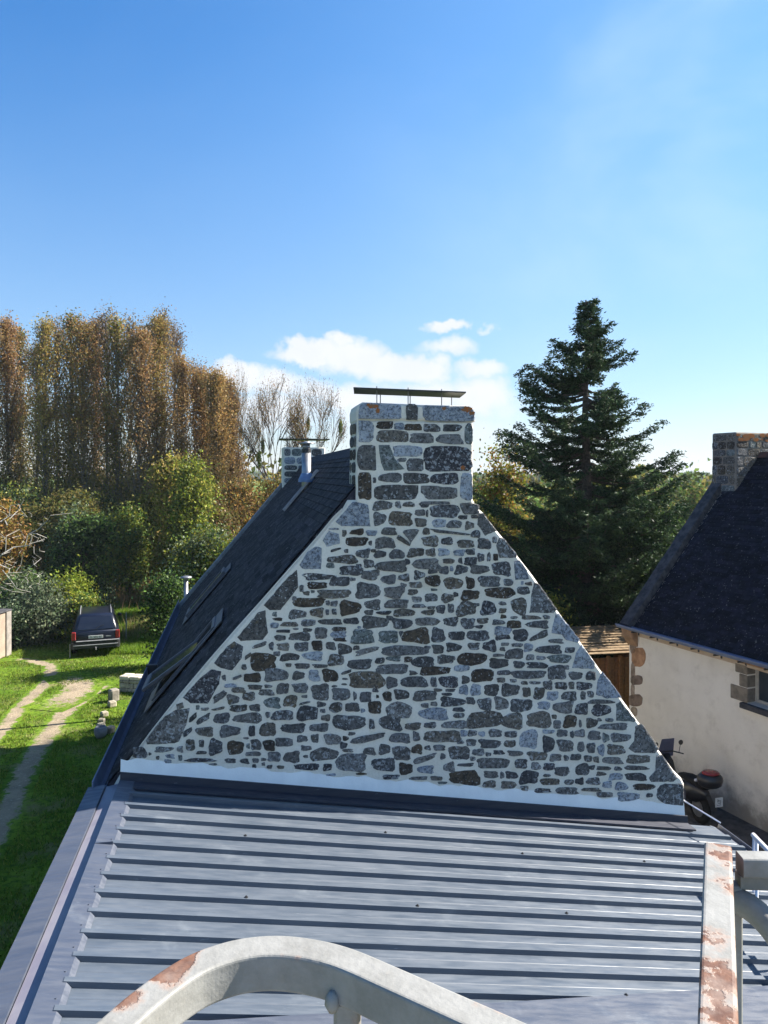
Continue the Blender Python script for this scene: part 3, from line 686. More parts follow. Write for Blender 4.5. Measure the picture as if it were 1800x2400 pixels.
# stones on the narrow left flank of the chimney (frame turns the plane by 90 degrees)
uL = C(232, 800)[0]
fr = lambda p: (uL + p[1] - .003, p[0], p[2])
zt, zb = C(232, 575)[1], C(232, 1340)[1]
for k in range(6):
    z1 = zt - (zt-zb)*(k+.05)/6; z0 = zt-(zt-zb)*(k+.9)/6
    cut = random.choice([.18, .38, .30]); segs = [(.05, cut-.02), (cut+.02, .51)]
    for a, b in segs:
        n = 14; P = []
        for i in range(n):
            t = 2*math.pi*i/n; r = (abs(math.cos(t))**4+abs(math.sin(t))**4)**-.25*random.uniform(.92, 1.02)
            P.append(((a+b)/2+(b-a)/2*math.cos(t)*r, (z0+z1)/2+(z1-z0)/2*math.sin(t)*r))
        stone_prism(mb, P, kind=random.choice(['', 'b', 'g', 'o']), proud=.01, frame=fr)
chim = mb.build('chimney', [M_mortar, M_stone, M_freshmortar, M_lichen], cottage)
# cover plate on rods
mb = MB()
a, b = C(205, 240), C(1250, 283); a2 = C(262, 178); b2 = C(1372, 235)
za, zb_ = a[1], b[1]; ua, ub = a[0], b[0]
mb.cbox((0, 0, 0), (1, 1, 1), .001, Matrix(((ub-ua+.06, .10, 0, ua-.01), (0, .62, 0, -.03), (zb_-za, 0, -.016, za), (0, 0, 0, 1))))
mb.build('chimney_plate', M_black, chim)
mb = MB()
for px, wv in ((428, .05), (462, .48), (732, .05), (752, .50), (1058, .05), (1155, .48)):
    u, _ = G(co[0]+px/chs, 900, wv); zp = za+(zb_-za)*(u-ua)/(ub-ua)
    mb = MB(); mb.tube([(u, wv, C(700, 450)[1]), (u, wv, zp+.03)], .006, 6); mb.build('plate_rod', M_wire, chim)
# ---- far chimney with its own plate
mb = MB()
c0 = G(660, 1052, LEN-.1)[0]; c1 = G(757, 1052, LEN-.1)[0]; zt2 = G(700, 1050, LEN-.1)[1]
mb.cbox((c0, LEN-.62, 5.2), (c1, LEN, zt2), .02)
mb.m = 1; zz = zt2-.02; 
for r in range(9):
    hh = random.uniform(.16, .24); x = c0+.03
    while x < c1-.08:
        ww = min(random.uniform(.18, .42), c1-.02-x)
        P = [(x+ww/2+(ww/2-.015)*math.cos(t)*k, zz-hh/2+(hh/2-.015)*math.sin(t)*k) for t in [i*math.pi/7 for i in range(14)] for k in [min(1.25, (abs(math.cos(t))**4+abs(math.sin(t))**4)**-.25)]]
        stone_prism(mb, P, wv=LEN-.621, kind=random.choice(['', 'l', 'g']), proud=.01); x += ww
    zz -= hh
ch2 = mb.build('chimney', [M_mortar, M_stone], cottage)
mb = MB(); mb.cbox((c0-.08, LEN-.75, zt2+.21), (c1+.12, LEN+.1, zt2+.235), .003); mb.build('chimney_plate', M_black, ch2)
mb = MB()
for u in (c0+.15, c1-.15):
    for wv in (LEN-.5, LEN-.12):
        mb = MB(); mb.tube([(u, wv, zt2-.02), (u, wv, zt2+.22)], .01, 6); mb.build('plate_rod', M_wire, ch2)

# ---- steel flue through the slates
P0 = Vector((ap[0], 0, ap[1]))
b_ = hit(718, 1152, P0, nL)
zt_ = CAMZ + (HY-1036)/F*(9.2 + b_.x*sA + b_.y*cA)
rf = .088
mb = MB(); mb.tube([(b_.x, b_.y, b_.z-.25), (b_.x, b_.y, zt_-.20)], rf, 20); mb.tube([(b_.x, b_.y, zt_-.14), (b_.x, b_.y, zt_-.04)], rf*.8, 20)
flue = mb.build('flue', M_steel, cottage, True)
mb = MB(); mb.tube([(b_.x, b_.y, zt_-.20), (b_.x, b_.y, zt_-.13)], rf*1.05, 20); mb.build('flue_band', M_black, flue)
mb = MB(); mb.tube([(b_.x, b_.y, zt_-.035), (b_.x, b_.y, zt_-.02)], rf*1.9, 20); mb.tube([(b_.x, b_.y, zt_-.02), (b_.x, b_.y, zt_+.015)], [rf*1.2, .01], 16)
mb.build('flue_cap', M_steel, flue, True)
M_bluefl = simple('blue_sealing_sheet', (.16, .24, .40), (.12, .18, .32), 9, .5, .4)
mb = MB(); cz = b_.z + .18
mb.loft([[(b_.x+rf*k*math.cos(t), b_.y+rf*k*math.sin(t), z) for t in [i*math.pi/8 for i in range(16)]] for k, z in ((1.75, cz), (1.7, cz+.05), (1.12, cz+.16), (1.05, cz+.17))])
mb.build('flue_collar', M_bluefl, flue)
mb = MB()
for s_ in (-1, 1):
    mb.cbox((-.02, 0, -.55), (.02, .02, .45), .004, Matrix.Translation(b_+nL*.10+Vector((0, s_*.13, 0))) @ Matrix.Rotation(math.pi/2-SL, 4, 'Y'))
mb.cbox((-.003, -.12, -.42), (.003, .12, .30), .001, Matrix.Translation(b_+nL*.10) @ Matrix.Rotation(math.pi/2-SL, 4, 'Y'))
mb.build('flue_flashing', M_steel, flue)

# ---- roof windows
M_frame = simple('window_cladding', (.10, .10, .115), (.07, .072, .082), 8, .45, .4, .3)
def slope_M(p, tilt=0.0):
    """frame on the slope: x along the house, y up the slope, z out of the roof"""
    X = Vector((0, 1, 0)); Y = up.copy(); Z = X.cross(Y)
    if Z.dot(nL) < 0: X = -X; Z = X.cross(Y)
    M_ = Matrix((X, Y, Z)).transposed().to_4x4(); M_.translation = p
    return M_ @ Matrix.Rotation(tilt, 4, 'X')
def roof_window(p, wd, ht, open_ang):
    p = p + nL*.062
    M_ = slope_M(p); t = .06
    mb = MB()
    for a, b in (((-wd/2-.1, -ht/2-.16, .012), (wd/2+.1, -ht/2, .03)), ((-wd/2-.1, ht/2, .012), (wd/2+.1, ht/2+.14, .03)),
                 ((-wd/2-.1, -ht/2, .012), (-wd/2, ht/2, .03)), ((wd/2, -ht/2, .012), (wd/2+.1, ht/2, .03))): mb.cbox(a, b, .004, M_)
    fr_ = mb.build('roof_window', M_frame, cottage)
    mb = MB()
    for a, b in (((-wd/2, -ht/2, .0), (wd/2, -ht/2+t, .05)), ((-wd/2, ht/2-t, .0), (wd/2, ht/2, .05)), ((-wd/2, -ht/2+t, .0), (-wd/2+t, ht/2-t, .05)), ((wd/2-t, -ht/2+t, .0), (wd/2, ht/2-t, .05))): mb.cbox(a, b, .006, M_)
    mb.build('frame', M_frame, fr_)
    Ms = slope_M(p + nL*.045, open_ang)
    mb = MB(); t = .07; k = .01
    for a, b in (((-wd/2+k, -ht/2, .0), (wd/2-k, -ht/2+t, .045)), ((-wd/2+k, ht/2-t, .0), (wd/2-k, ht/2, .045)), ((-wd/2+k, -ht/2+t, .0), (-wd/2+k+t, ht/2-t, .045)), ((wd/2-k-t, -ht/2+t, .0), (wd/2-k, ht/2-t, .045))): mb.cbox(a, b, .006, Ms)
    sash = mb.build('sash', M_frame, fr_)
    mb = MB(); mb.box((-wd/2+t, -ht/2+t, .015), (wd/2-t, ht/2-t, .03), Ms); mb.build('pane', M_glass, fr_)
    mb = MB(); mb.box((-wd/2+.06, -ht/2+.06, .004), (wd/2-.06, ht/2-.06, .02), M_); mb.build('opening', M_dark, fr_)
M_refl = M_glass
roof_window(hit(447, 1550, P0, nL), .78, 1.25, -R(14))
roof_window(hit(494, 1395, P0, nL), .78, 1.15, 0)

# ================================================================== metal roofed extension
annex = empty('metal_roofed_extension', (0, 9.2, 0), AL, 'lower extension under dark grey ribbed metal roof, built against the stone gable', 'building')
zr0, zr1 = G(287, 1833)[1], G(1605, 1932)[1]
k_ = (zr1-zr0)/(ur-ul)
def zr(u): return zr0 + k_*(u-ul)
uD, uE = -2.86, 4.36; WN = -6.4
mb = MB(); pitch = .285; ribs = [-.92+.285*2 - pitch*i for i in range(18)]
prof = [(-.0, 0)]
for wv in ribs:
    prof += [(wv+.040, 0), (wv+.026, .042), (wv-.026, .042), (wv-.031, 0)]
    prof += [(wv-.125, 0), (wv-.130, .003), (wv-.140, .003), (wv-.145, 0)]
prof.append((WN, 0))
us = np.linspace(uD-.02, uE, 13)
rows = [[mb.vert((u, p[0], zr(u)+p[1])) for p in prof] for u in us]
for a, b in zip(rows[:-1], rows[1:]):
    for i in range(len(prof)-1): mb.facei([a[i], b[i], b[i+1], a[i+1]])
mroof = mb.build('ribbed_roof', M_sheet, annex)
# screws with washers
mb = MB()
for px, py in ((575, 1957), (908, 1965), (1218, 1995), (1505, 2017), (577, 2100), (975, 2118), (1323, 2137), (1468, 2337)):
    h = hit(px, py, (0, 0, zr(0)+.03), Vector((-k_, 0, 1)).normalized())
    wv = min(ribs, key=lambda r: abs(r-h.y))
    mb = MB(); mb.tube([(h.x, wv, zr(h.x)+.041), (h.x, wv, zr(h.x)+.046)], .016, 10); mb.tube([(h.x, wv, zr(h.x)+.046), (h.x, wv, zr(h.x)+.056)], .008, 6); mb.build('roof_screw', M_black, mroof)
# wall flashing: upstand + flange
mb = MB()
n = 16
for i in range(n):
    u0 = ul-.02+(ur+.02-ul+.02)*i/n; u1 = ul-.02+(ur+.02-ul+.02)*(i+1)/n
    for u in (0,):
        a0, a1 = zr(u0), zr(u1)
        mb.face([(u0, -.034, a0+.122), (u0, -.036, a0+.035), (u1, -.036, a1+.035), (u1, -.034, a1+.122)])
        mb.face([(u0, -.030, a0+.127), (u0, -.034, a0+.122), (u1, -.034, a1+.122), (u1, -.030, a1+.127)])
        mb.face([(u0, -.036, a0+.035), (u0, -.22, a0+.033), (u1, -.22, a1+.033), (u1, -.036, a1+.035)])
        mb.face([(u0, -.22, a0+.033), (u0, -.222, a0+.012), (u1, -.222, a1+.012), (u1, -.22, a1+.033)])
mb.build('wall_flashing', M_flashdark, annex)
# top edge flashing on the left: three folded bands, teeth closing the pans
mb = MB(); zz = zr(uD)
uC, uB, uA = -3.02, -3.17, -3.36
def strip(mb, pa, pb, w0, w1, n=1):
    for i in range(n):
        a = w0+(w1-w0)*i/n; b = w0+(w1-w0)*(i+1)/n
        mb.face([(pa[0], a, pa[1]), (pb[0], a, pb[1]), (pb[0], b, pb[1]), (pa[0], b, pa[1])])
pD, pC = (uD, zz+.036), (uC, zz+.062)
strip(mb, pD, pC, .0, WN, 4)
strip(mb, pC, (uC-.004, zz+.01), .0, WN)
for i, wv in enumerate(ribs[:-1]):
    a, b = wv-.024, ribs[i+1]+.024; zp = zz+.003
    mb.face([(uD, a, zz+.0355), (uD+.035, a-.014, zp), (uD+.035, b+.014, zp), (uD, b, zz+.0355)])
a = ribs[0]+.024
mb.face([(uD, a, zz+.0355), (uD+.035, a+.014, zz+.003), (uD+.035, 0, zz+.003), (uD, 0, zz+.0355)])
# overlap of two lengths
for wv in (-1.42,):
    mb.box((uC-.002, wv-.12, zz+.037), (uD, wv-.117, zz+.066))
for k in range(20):
    wv = -.6-k*.28; 
    mb.tube([(uD-.03, wv, zz+.040), (uD-.03, wv, zz+.047)], .006, 6)
tf = mb.build('edge_flashing', M_flash, annex)
mb = MB(); 
strip(mb, (uC-.004, zz+.008), (uB+.004, zz-.015), 0, -1.35); strip(mb, (uC-.004, zz+.012), (uB+.004, zz-.011), -1.3, WN, 3)
mb.build('gutter_tray', simple('tray_sheet', (.16, .15, .19), (.20, .19, .22), 4, .45, .5), annex)
mb = MB()
mb.prism([(uB-.004, zz+.012), (uA, zz-.004), (uA-.004, zz-.14), (uA+.006, zz-.14), (uA+.008, zz-.02), (uB-.004, zz-.06)], WN, -.02)
mb.build('outer_capping', M_flash, annex)
# near edge flashing sheet
mb = MB()
nr = Vector((-k_, 0, 1)).normalized()
e0, e1 = hit(405, 2397, (0, 0, zr(0)+.045), nr), hit(1800, 2310, (0, 0, zr(0)+.045), nr)
d = (e1-e0); e0 = e0-d*.45; e1 = e1+d*.12
lowz = lambda p: Vector((p.x, WN, zr(p.x)+.05))
mb.face([e0, lowz(e0), lowz(e1), e1]); mb.face([e0, e1, e1-Vector((0, -.003, .04)), e0-Vector((0, -.003, .04))])
mb.build('verge_flashing', M_flash, annex)
mb = MB(); 
mb.prism([(uE-.01, zr(uE)-.005), (uE+.10, zr(uE)-.05), (uE+.115, zr(uE)-.0), (uE+.125, zr(uE)-.0), (uE+.11, zr(uE)-.07), (uE-.01, zr(uE)-.08)], WN, .05)
mb.build('gutter', M_flash, annex)
mb = MB(); M_render = simple('beige_render', (.45, .40, .33), (.38, .34, .28), 2, .9, .1)
mb.prism([(uA+.10, 0), (uA+.10, zz-.09), (uE-.25, zr(uE-.25)-.05), (uE-.25, 0)], WN+.2, -.01); mb.build('wall', M_render, annex)
# ================================================================== neighbour house (right)
BE = math.atan(.415); cB, sB = math.cos(BE), math.sin(BE)
house = empty('neighbour_house', (5.91, 18.5, 0), BE, 'beige rendered house with steep black slate roof and lichen covered chimney on the right', 'house')
def H(px, py, x0=0.0):
    """pixel -> (y,z) on the wall plane local x = x0"""
    q = (px-CX)/F   # X = 5.91 + x c - y s ; Y = 18.5 + x s + y c
    y = (5.91 + x0*cB - q*(18.5 + x0*sB)) / (sB + q*cB)
    Y = 18.5 + x0*sB + y*cB
    return (y, CAMZ + (HY-py)/F*Y)
EV = CAMZ - 3.52; DR = 3.45; RZ = CAMZ + .49; YN = -12.0
sl2 = math.atan2(RZ-EV, DR); up2 = Vector((math.cos(sl2), 0, math.sin(sl2))); n2 = Vector((-math.sin(sl2), 0, math.cos(sl2)))
mb = MB()
wy0, wz0 = H(1752, 1648); wy1 = wy0 - .95; wz1 = H(1752, 1560)[1]
# front wall with a real window opening
for a, b in (((0, wy0, 0), (.5, 0, EV)), ((0, YN, 0), (.5, wy1, EV)), ((0, wy1, 0), (.5, wy0, wz0)), ((0, wy1, wz1), (.5, wy0, EV))): mb.box(a, b)
def render_mat():
    m_, n = base_mat('lime_render', .92, .1)
    c = n.mix(n.ramp(n.noise(n.o, .7, 5, .6), .3, .7), (.66, .60, .51), (.76, .70, .61))
    c = n.mix(n.m('MULTIPLY', n.ramp(n.noise(n.o, 2.6, 7, .75), .48, .72), .42), c, (.47, .41, .34))
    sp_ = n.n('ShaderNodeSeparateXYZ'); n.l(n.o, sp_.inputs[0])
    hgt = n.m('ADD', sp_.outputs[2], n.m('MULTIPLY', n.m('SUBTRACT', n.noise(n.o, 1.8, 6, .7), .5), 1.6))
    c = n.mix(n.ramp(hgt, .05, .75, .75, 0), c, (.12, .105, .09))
    n.l(c, n.b.inputs['Base Color']); bump(n, n.noise(n.o, 30, 5), .006)
    return m_
M_lime = render_mat()
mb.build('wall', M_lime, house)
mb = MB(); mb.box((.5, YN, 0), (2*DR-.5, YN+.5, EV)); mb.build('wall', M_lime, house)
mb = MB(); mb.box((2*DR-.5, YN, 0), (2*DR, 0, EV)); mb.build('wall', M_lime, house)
mb = MB(); mb.prism([(.5, 0), (.5, EV-.02), (.02, EV-.02), (DR, RZ-.05), (2*DR, EV-.02), (2*DR, 0)], -.48, .004)
mb.build('gable_wall', M_lime, house)
mb = MB(); mb.col = (.02, .021, .03, 0)
A = Vector((-.13, YN, EV+.0-.10)); S2 = (Vector((DR, 0, RZ)) - Vector((-.13, 0, EV-.10))).length; 
ang = math.atan2(RZ-EV+.10, DR+.13); u2 = Vector((math.cos(ang), 0, math.sin(ang))); nn2 = Vector((-math.sin(ang), 0, math.cos(ang)))
slates(mb, A, Vector((0, 1, 0)), u2, nn2, -YN-.32, S2, th=.012, c0=(.012, .013, .020), jit=.55)
mb.col = (.02, .022, .03, 0)
mb.prism([(-.13, EV-.12), (DR, RZ-.02), (2*DR+.1, EV-.12), (2*DR+.1, EV-.25), (DR, RZ-.16), (-.13, EV-.2)], YN, -.34)
nroof = mb.build('roof', M_slate2, house)
mb = MB(); mb.prism([(DR-.14, RZ-.09), (DR-.02, RZ+.05), (DR+.10, RZ-.03), (DR+.1, RZ-.1)], YN, -.75)
mb.build('ridge_tiles', simple('ridge_clay', (.12, .05, .035), (.07, .04, .035), 9, .9), nroof)
# gable coping
M_cope = simple('lichen_coping', (.085, .082, .085), (.042, .042, .047), 7, .9, .1, bd=.01, bs=30)
mb = MB(); nseg = 9; p0 = Vector((-.16, 0, EV-.14)); p1 = Vector((DR-.62, 0, RZ-.62*math.tan(ang)))
for i in range(nseg):
    a = p0.lerp(p1, i/nseg); b = p0.lerp(p1, (i+.992)/nseg); h = .12+random.uniform(-.008, .008)
    mb.prism([(a.x, a.z-.1), (b.x, b.z-.1), (b.x+nn2.x*h, b.z+nn2.z*h), (a.x+nn2.x*h, a.z+nn2.z*h)], -.25-random.uniform(0, .01), .05, ch=.012)
mb.build('gable_coping', M_cope, house)
# corbel stone under the coping foot
mb = MB(); mb.prism([(-.20, EV-.16), (.02, EV-.16), (.02, EV-.62), (-.05, EV-.55), (-.18, EV-.36)], -.30, .05, ch=.02)
M_brown = simple('ochre_stone', (.36, .22, .13), (.25, .16, .10), 5, .9, .1, bd=.008)
mb.build('corbel', M_brown, house)
# quoins & patches, raised irregular stones on the wall
M_quoin = colmat('quoin_stone', .9, .1, .3, 6, .008)
def wall_stone(mb, pts, c, h=.012):
    P = [H(*p) for p in pts]; mb.col = (*c, 0)
    cy = sum(p[0] for p in P)/len(P); cz = sum(p[1] for p in P)/len(P)
    mb.loft([[(0.0005, p[0], p[1]) for p in P], [(-h*.6, p[0], p[1]) for p in P], [(-h, cy+(p[0]-cy)*.93, cz+(p[1]-cz)*.93) for p in P]])
def blobq(cx, cy, rx, ry, n=18, j=.10, pw=3):
    return [(cx+rx*math.cos(t)*r, cy+ry*math.sin(t)*r) for t in [2*math.pi*i/n for i in range(n)] for r in [(abs(math.cos(t))**pw+abs(math.sin(t))**pw)**(-1/pw)*random.uniform(1-j, 1)]]
mb = MB()
for cx, cy, rx, ry, c in ((1484, 1493, 9, 42, (.24, .17, .12)), (1497, 1540, 17, 24, (.36, .20, .11)), (1484, 1578, 5, 30, (.26, .20, .15)), (1492, 1594, 15, 12, (.19, .14, .11)),
                          (1483, 1622, 5, 20, (.28, .22, .17)), (1490, 1641, 17, 15, (.20, .145, .11)), (1500, 1474, 14, 9, (.30, .20, .13)), (1486, 1668, 8, 12, (.3, .24, .18))):
    wall_stone(mb, blobq(cx, cy, rx, ry), c)
mb.build('quoin', M_quoin, house)
# ochre frieze under the eaves
mb = MB(); mb.cbox((-.014, YN+.1, EV-.34), (.0, -.25, EV-.05), .004)
mb.build('eaves_frieze', simple('frieze', (.42, .32, .23), (.50, .41, .32), 2.4, .9, .1), house)
mb = MB(); mb.col = (.38, .22, .14, 0); mb.cbox((-.03, wy1-1.5, wz1+.02), (.0, wy0+.25, wz1+.30), .01)
mb.build('lintel', M_brown, house)
# gutter with brackets
mb = MB(); gx, gzz, gr_ = -.23, EV-.10, .085
ring = lambda y, r: [(gx+r*math.cos(t), y, gzz+r*math.sin(t)) for t in [math.pi+math.pi*i/10 for i in range(11)]]
i0 = [[mb.vert(p) for p in ring(y, gr_)] for y in (.12, YN)]; i1 = [[mb.vert(p) for p in ring(y, gr_-.006)] for y in (.12, YN)]
for k in range(10):
    mb.facei([i0[0][k], i0[0][k+1], i0[1][k+1], i0[1][k]]); mb.facei([i1[0][k+1], i1[0][k], i1[1][k], i1[1][k+1]])
for r_ in (0,): mb.face([(gx+gr_*math.cos(t), .12, gzz+gr_*math.sin(t)) for t in [math.pi+math.pi*i/10 for i in range(11)]])
mb.tube([(gx-gr_, .12, gzz+.004), (gx-gr_, YN, gzz+.004)], .013, 8)
ng = mb.build('gutter', M_zinc, house)
for k in range(15):
    mb = MB(); y = -.35-.62*k
    mb.cbox((gx-.01, y-.015, gzz-gr_-.05), (gx+.22, y+.015, gzz-gr_-.015), .004); mb.cbox((-.03, y-.02, gzz-gr_-.12), (-.005, y+.02, gzz-gr_+.02), .004)
    mb.build('gutter_bracket', M_black, ng)
# window
win = MB()
for a, b in (((.22, wy1, wz0), (.28, wy1+.06, wz1)), ((.22, wy0-.06, wz0), (.28, wy0, wz1)), ((.22, wy1+.06, wz0), (.28, wy0-.06, wz0+.06)), ((.22, wy1+.06, wz1-.06), (.28, wy0-.06, wz1)), ((.222, (wy0+wy1)/2-.025, wz0+.06), (.278, (wy0+wy1)/2+.025, wz1-.06))): win.cbox(a, b, .004)
wo_ = win.build('window', simple('window_paint', (.45, .42, .36), (.38, .35, .3), 8, .6), house)
mb = MB(); mb.box((.245, wy1+.06, wz0+.06), (.255, wy0-.06, wz1-.06)); mb.build('pane', M_glass, wo_)
mb = MB(); mb.cbox((-.10, wy1-.12, wz0-.11), (.24, wy0+.12, wz0-.002), .012); mb.build('sill', M_cope, wo_)
mb = MB(); M_jamb = simple('jamb_stone', (.24, .20, .155), (.15, .13, .105), 6, .9, .1, bd=.01)
zj = wz0
for i, hgt in enumerate((.30, .26, .24)):
    wd_ = .42 if i == 0 else (.20 if i % 2 else .30)
    mb.cbox((-.018, wy0-.005, zj), (.22, wy0+wd_, min(zj+hgt-.01, wz1)), .015); zj += hgt
    if zj > wz1-.05: break
mb.build('jamb', M_jamb, wo_)
# chimney
mb = MB(); x0, x1, y0, y1 = DR-.80, DR+.42, -.72, .04; ct = CAMZ + 1.02
mb.cbox((x0, y0, EV+2.2), (x1, y1, ct), .03)
mb.m = 1
def face_stones(mb, a0, a1, z0, z1, frame, lo=.2, hi=.5):
    z = z1-.02
    while z > z0:
        hh = random.uniform(.16, .28); x = a0+.015
        while x < a1-.06:
            ww = min(random.uniform(lo, hi), a1-.01-x)
            P = [(x+ww/2+(ww/2-.008)*math.cos(t)*k, z-hh/2+(hh/2-.008)*math.sin(t)*k) for t in [i*math.pi/8 for i in range(16)] for k in [min(1.28, (abs(math.cos(t))**5+abs(math.sin(t))**5)**-.2)*random.uniform(.95, 1)]]
            stone_prism(mb, P, kind=random.choice(['o', 'o', '', '', 'g', 'b']), proud=.012, frame=frame); x += ww
        z -= hh
face_stones(mb, x0, x1, EV+2.4, ct-.02, lambda p: (p[0], y0-.001+p[1], p[2]))
face_stones(mb, y0, y1, EV+2.4, ct-.02, lambda p: (x0-.001+p[1], p[0], p[2]))
mb.m = 2; mb.col = (.3, .12, .05, 0)
for i in range(15):
    cx_, cz_ = random.uniform(x0+.05, x1-.05), ct-.04-abs(random.gauss(0, .12)); r = random.uniform(.03, .09)
    mb.loft([[(cx_+r*math.cos(t)*1.5*k, y, cz_+r*math.sin(t)*k*.7) for t, k in [(i_*.52, 1) for i_ in range(12)]] for y in (y0-.012, y0-.0155-.0002*i)])
mb.build('chimney', [simple('earth_mortar', (.24, .20, .16), (.17, .15, .13), 8, .95, .1), M_stone, M_lichen], house)
mb = MB(); mb.cbox((x0-.02, y0-.02, EV+2.52), (x0+.0, y1, EV+2.60), .004); mb.cbox((x0-.16, -.62, EV+2.27), (x0+.02, -.05, EV+2.30), .004)
mb.build('chimney_flashing', M_zinc, house)

# ================================================================== wooden shed between the houses
shed = empty('garden_shed', (*at(1400, 20.2), 0), R(10), 'small orange brown timber shed with weathered board roof, squeezed beside the beige house', 'shed')
sz = CAMZ - (1545-HY)/F*19.6
mb = MB()
for i in range(16): mb.cbox((-.9+i*.14, 0, .02), (-.9+i*.14+.128, .025, sz-.12), .004)
mb.build('wall', M_wood, shed)
mb = MB()
for i in range(12): mb.cbox((-.9, .05+i*.14, .02), (-.875, .05+i*.14+.128, sz-.10), .004)
mb.build('wall', M_wood, shed); mb = MB()
for i in range(12): mb.cbox((1.30, .05+i*.14, .02), (1.325, .05+i*.14+.128, sz-.10), .004)
mb.build('wall', M_wood, shed)
for x in (-.95, .25, .58, 1.28):
    mb = MB(); mb.cbox((x, -.07, 0), (x+.09, -.004, sz-.06), .006); mb.build('post', M_wood, shed)
mb = MB()
for i in range(11):
    y = -.18+i*.19; z = sz+.02+i*.028+random.uniform(-.008, .008)
    mb.cbox((-1.1, y, z), (1.42+random.uniform(-.03, .03), y+.21, z+.025), .006)
mb.build('roof', M_oldwood, shed)

# ================================================================== parked estate car
def place(o): return o
car = empty('parked_car', (*onground(221, 1541), 0), R(20.5), 'dark navy estate car with red tail lights parked on the grass by the hedge', 'car')
car.location.y += .15
M_carp, n = base_mat('car_paint', .3, .35); n.b.inputs['Base Color'].default_value = (.006, .008, .018, 1); n.b.inputs['Coat Weight'].default_value = .15
M_rub = simple('rubber', (.015, .015, .015), (.022, .022, .022), 20, .9, .1)
M_trim = simple('grey_trim', (.28, .28, .29), (.2, .2, .21), 12, .5, .4)
M_red = simple('red_lens', (.28, .02, .02), (.18, .012, .015), 20, .25, .5)
M_plate = simple('plate_face', (.55, .55, .54), (.48, .48, .47), 20, .4, .4)
M_rim = simple('alloy', (.30, .31, .32), (.22, .22, .24), 12, .35, .5, .7)
M_carglass = simple('tinted_glass', (.008, .011, .024), (.012, .016, .03), 2, .12, .5)
# local: x across, y forward (away from camera), z up. lower body lofted along y
W2 = .87
def sec(y, w0, zb, zs, zt, wt):   # half widths at sill, shoulder, top
    R_ = [(-w0*.92, zb), (-w0, zb+.12), (-w0*1.0, zs-.10), (-w0*.985, zs), (-wt, zt)]
    return [(x, y, z) for x, z in R_] + [(-x, y, z) for x, z in R_[::-1]]
mb = MB()
S_ = [(0.0, .80, .42, .80, .93, .74), (.05, .85, .34, .86, .985, .79), (.5, W2, .28, .88, 1.01, .80), (1.6, W2, .25, .88, 1.00, .81), (3.1, W2, .25, .86, .97, .80), (4.0, .85, .27, .80, .90, .74), (4.45, .80, .32, .70, .78, .68), (4.62, .70, .38, .62, .66, .60)]
mb.loft([sec(*s) for s in S_]); body = mb.build('body', M_carp, car, True)
mb = MB()   # greenhouse: pillars + roof
def gh(y, zb, zt, wb, wt_): return [(-wb, y, zb), (-wt_-.02, y, zt-.06), (-wt_+.06, y, zt), (wt_-.06, y, zt), (wt_+.02, y, zt-.06), (wb, y, zb)]
G_ = [gh(.06, .96, .975, .78, .76), gh(.18, .98, 1.22, .78, .70), gh(.36, .98, 1.50, .79, .63), gh(.62, .98, 1.555, .79, .62), gh(1.7, .98, 1.575, .79, .63), gh(2.6, .97, 1.50, .79, .62), gh(3.0, .96, 1.22, .79, .70), gh(3.3, .96, .985, .78, .76)]
mb.loft(G_); mb.build('cabin', M_carp, car, True)
mb = MB()
mb.loft([[(-.66, .085, 1.03), (.66, .085, 1.03), (.66, .095, 1.05), (-.66, .095, 1.05)], [(-.60, .20, 1.27), (.60, .20, 1.27), (.60, .215, 1.27), (-.60, .215, 1.27)], [(-.54, .325, 1.47), (.54, .325, 1.47), (.54, .34, 1.47), (-.54, .34, 1.47)]])
for k in range(len(mb.v)):
    x, y, z = mb.v[k]; mb.v[k] = (x, y-.022, z)
rg = mb.build('rear_window', M_carglass, car)
mb = MB(); mb.tube([(0, .045, 1.055), (.10, .07, 1.12), (.30, .10, 1.18)], .008, 6); mb.build('rear_wiper', M_black, rg)
for s in (-1, 1):
    mb = MB(); mb.loft([[(s*.800, .75, 1.04), (s*.800, 2.9, 1.03), (s*.672, 2.5, 1.42), (s*.672, .75, 1.46)], [(s*.815, .75, 1.04), (s*.815, 2.9, 1.03), (s*.687, 2.5, 1.42), (s*.687, .75, 1.46)]]); mb.build('side_window', M_carglass, car)
    mb = MB(); mb.cbox((s*.78-.075, -.035, .66), (s*.78+.075, .10, .97), .02); mb.build('tail_light', M_red, car)
    mb = MB(); mb.tube([(s*.56, .55, 1.54), (s*.56, .65, 1.60), (s*.56, 2.2, 1.61), (s*.56, 2.35, 1.55)], .014, 8); mb.build('roof_rail', M_trim, car)
    mb = MB(); mb.cbox((s*.86-.0 if s > 0 else -.86-.16, 2.95, .98), (s*.86+.16 if s > 0 else -.86, 3.05, 1.10), .03); mb.build('mirror', M_carp, car)
    for y in (.85, 3.65):
        mb = MB(); x0_, x1_ = (s*.88, s*.68)
        mb.tube([(s*.66, y, .31), (s*.69, y, .31), (s*.86, y, .31), (s*.885, y, .31)], [.28, .31, .31, .28], 24); wh = mb.build('wheel', M_rub, car, True)
        mb = MB(); mb.tube([(s*.80, y, .31), (s*.892, y, .31)], [.2, .19], 18); mb.build('rim', M_rim, wh)
mb = MB(); mb.loft([sec_ for sec_ in ([(x, y, z) for x, y, z in [(-w_, yy, .34), (-w_, yy, .56), (w_, yy, .56), (w_, yy, .34)]] for w_, yy in ((.76, -.09), (.85, -.06), (.88, .1), (.88, .35)))])
bmp = mb.build('bumper', M_black, car)
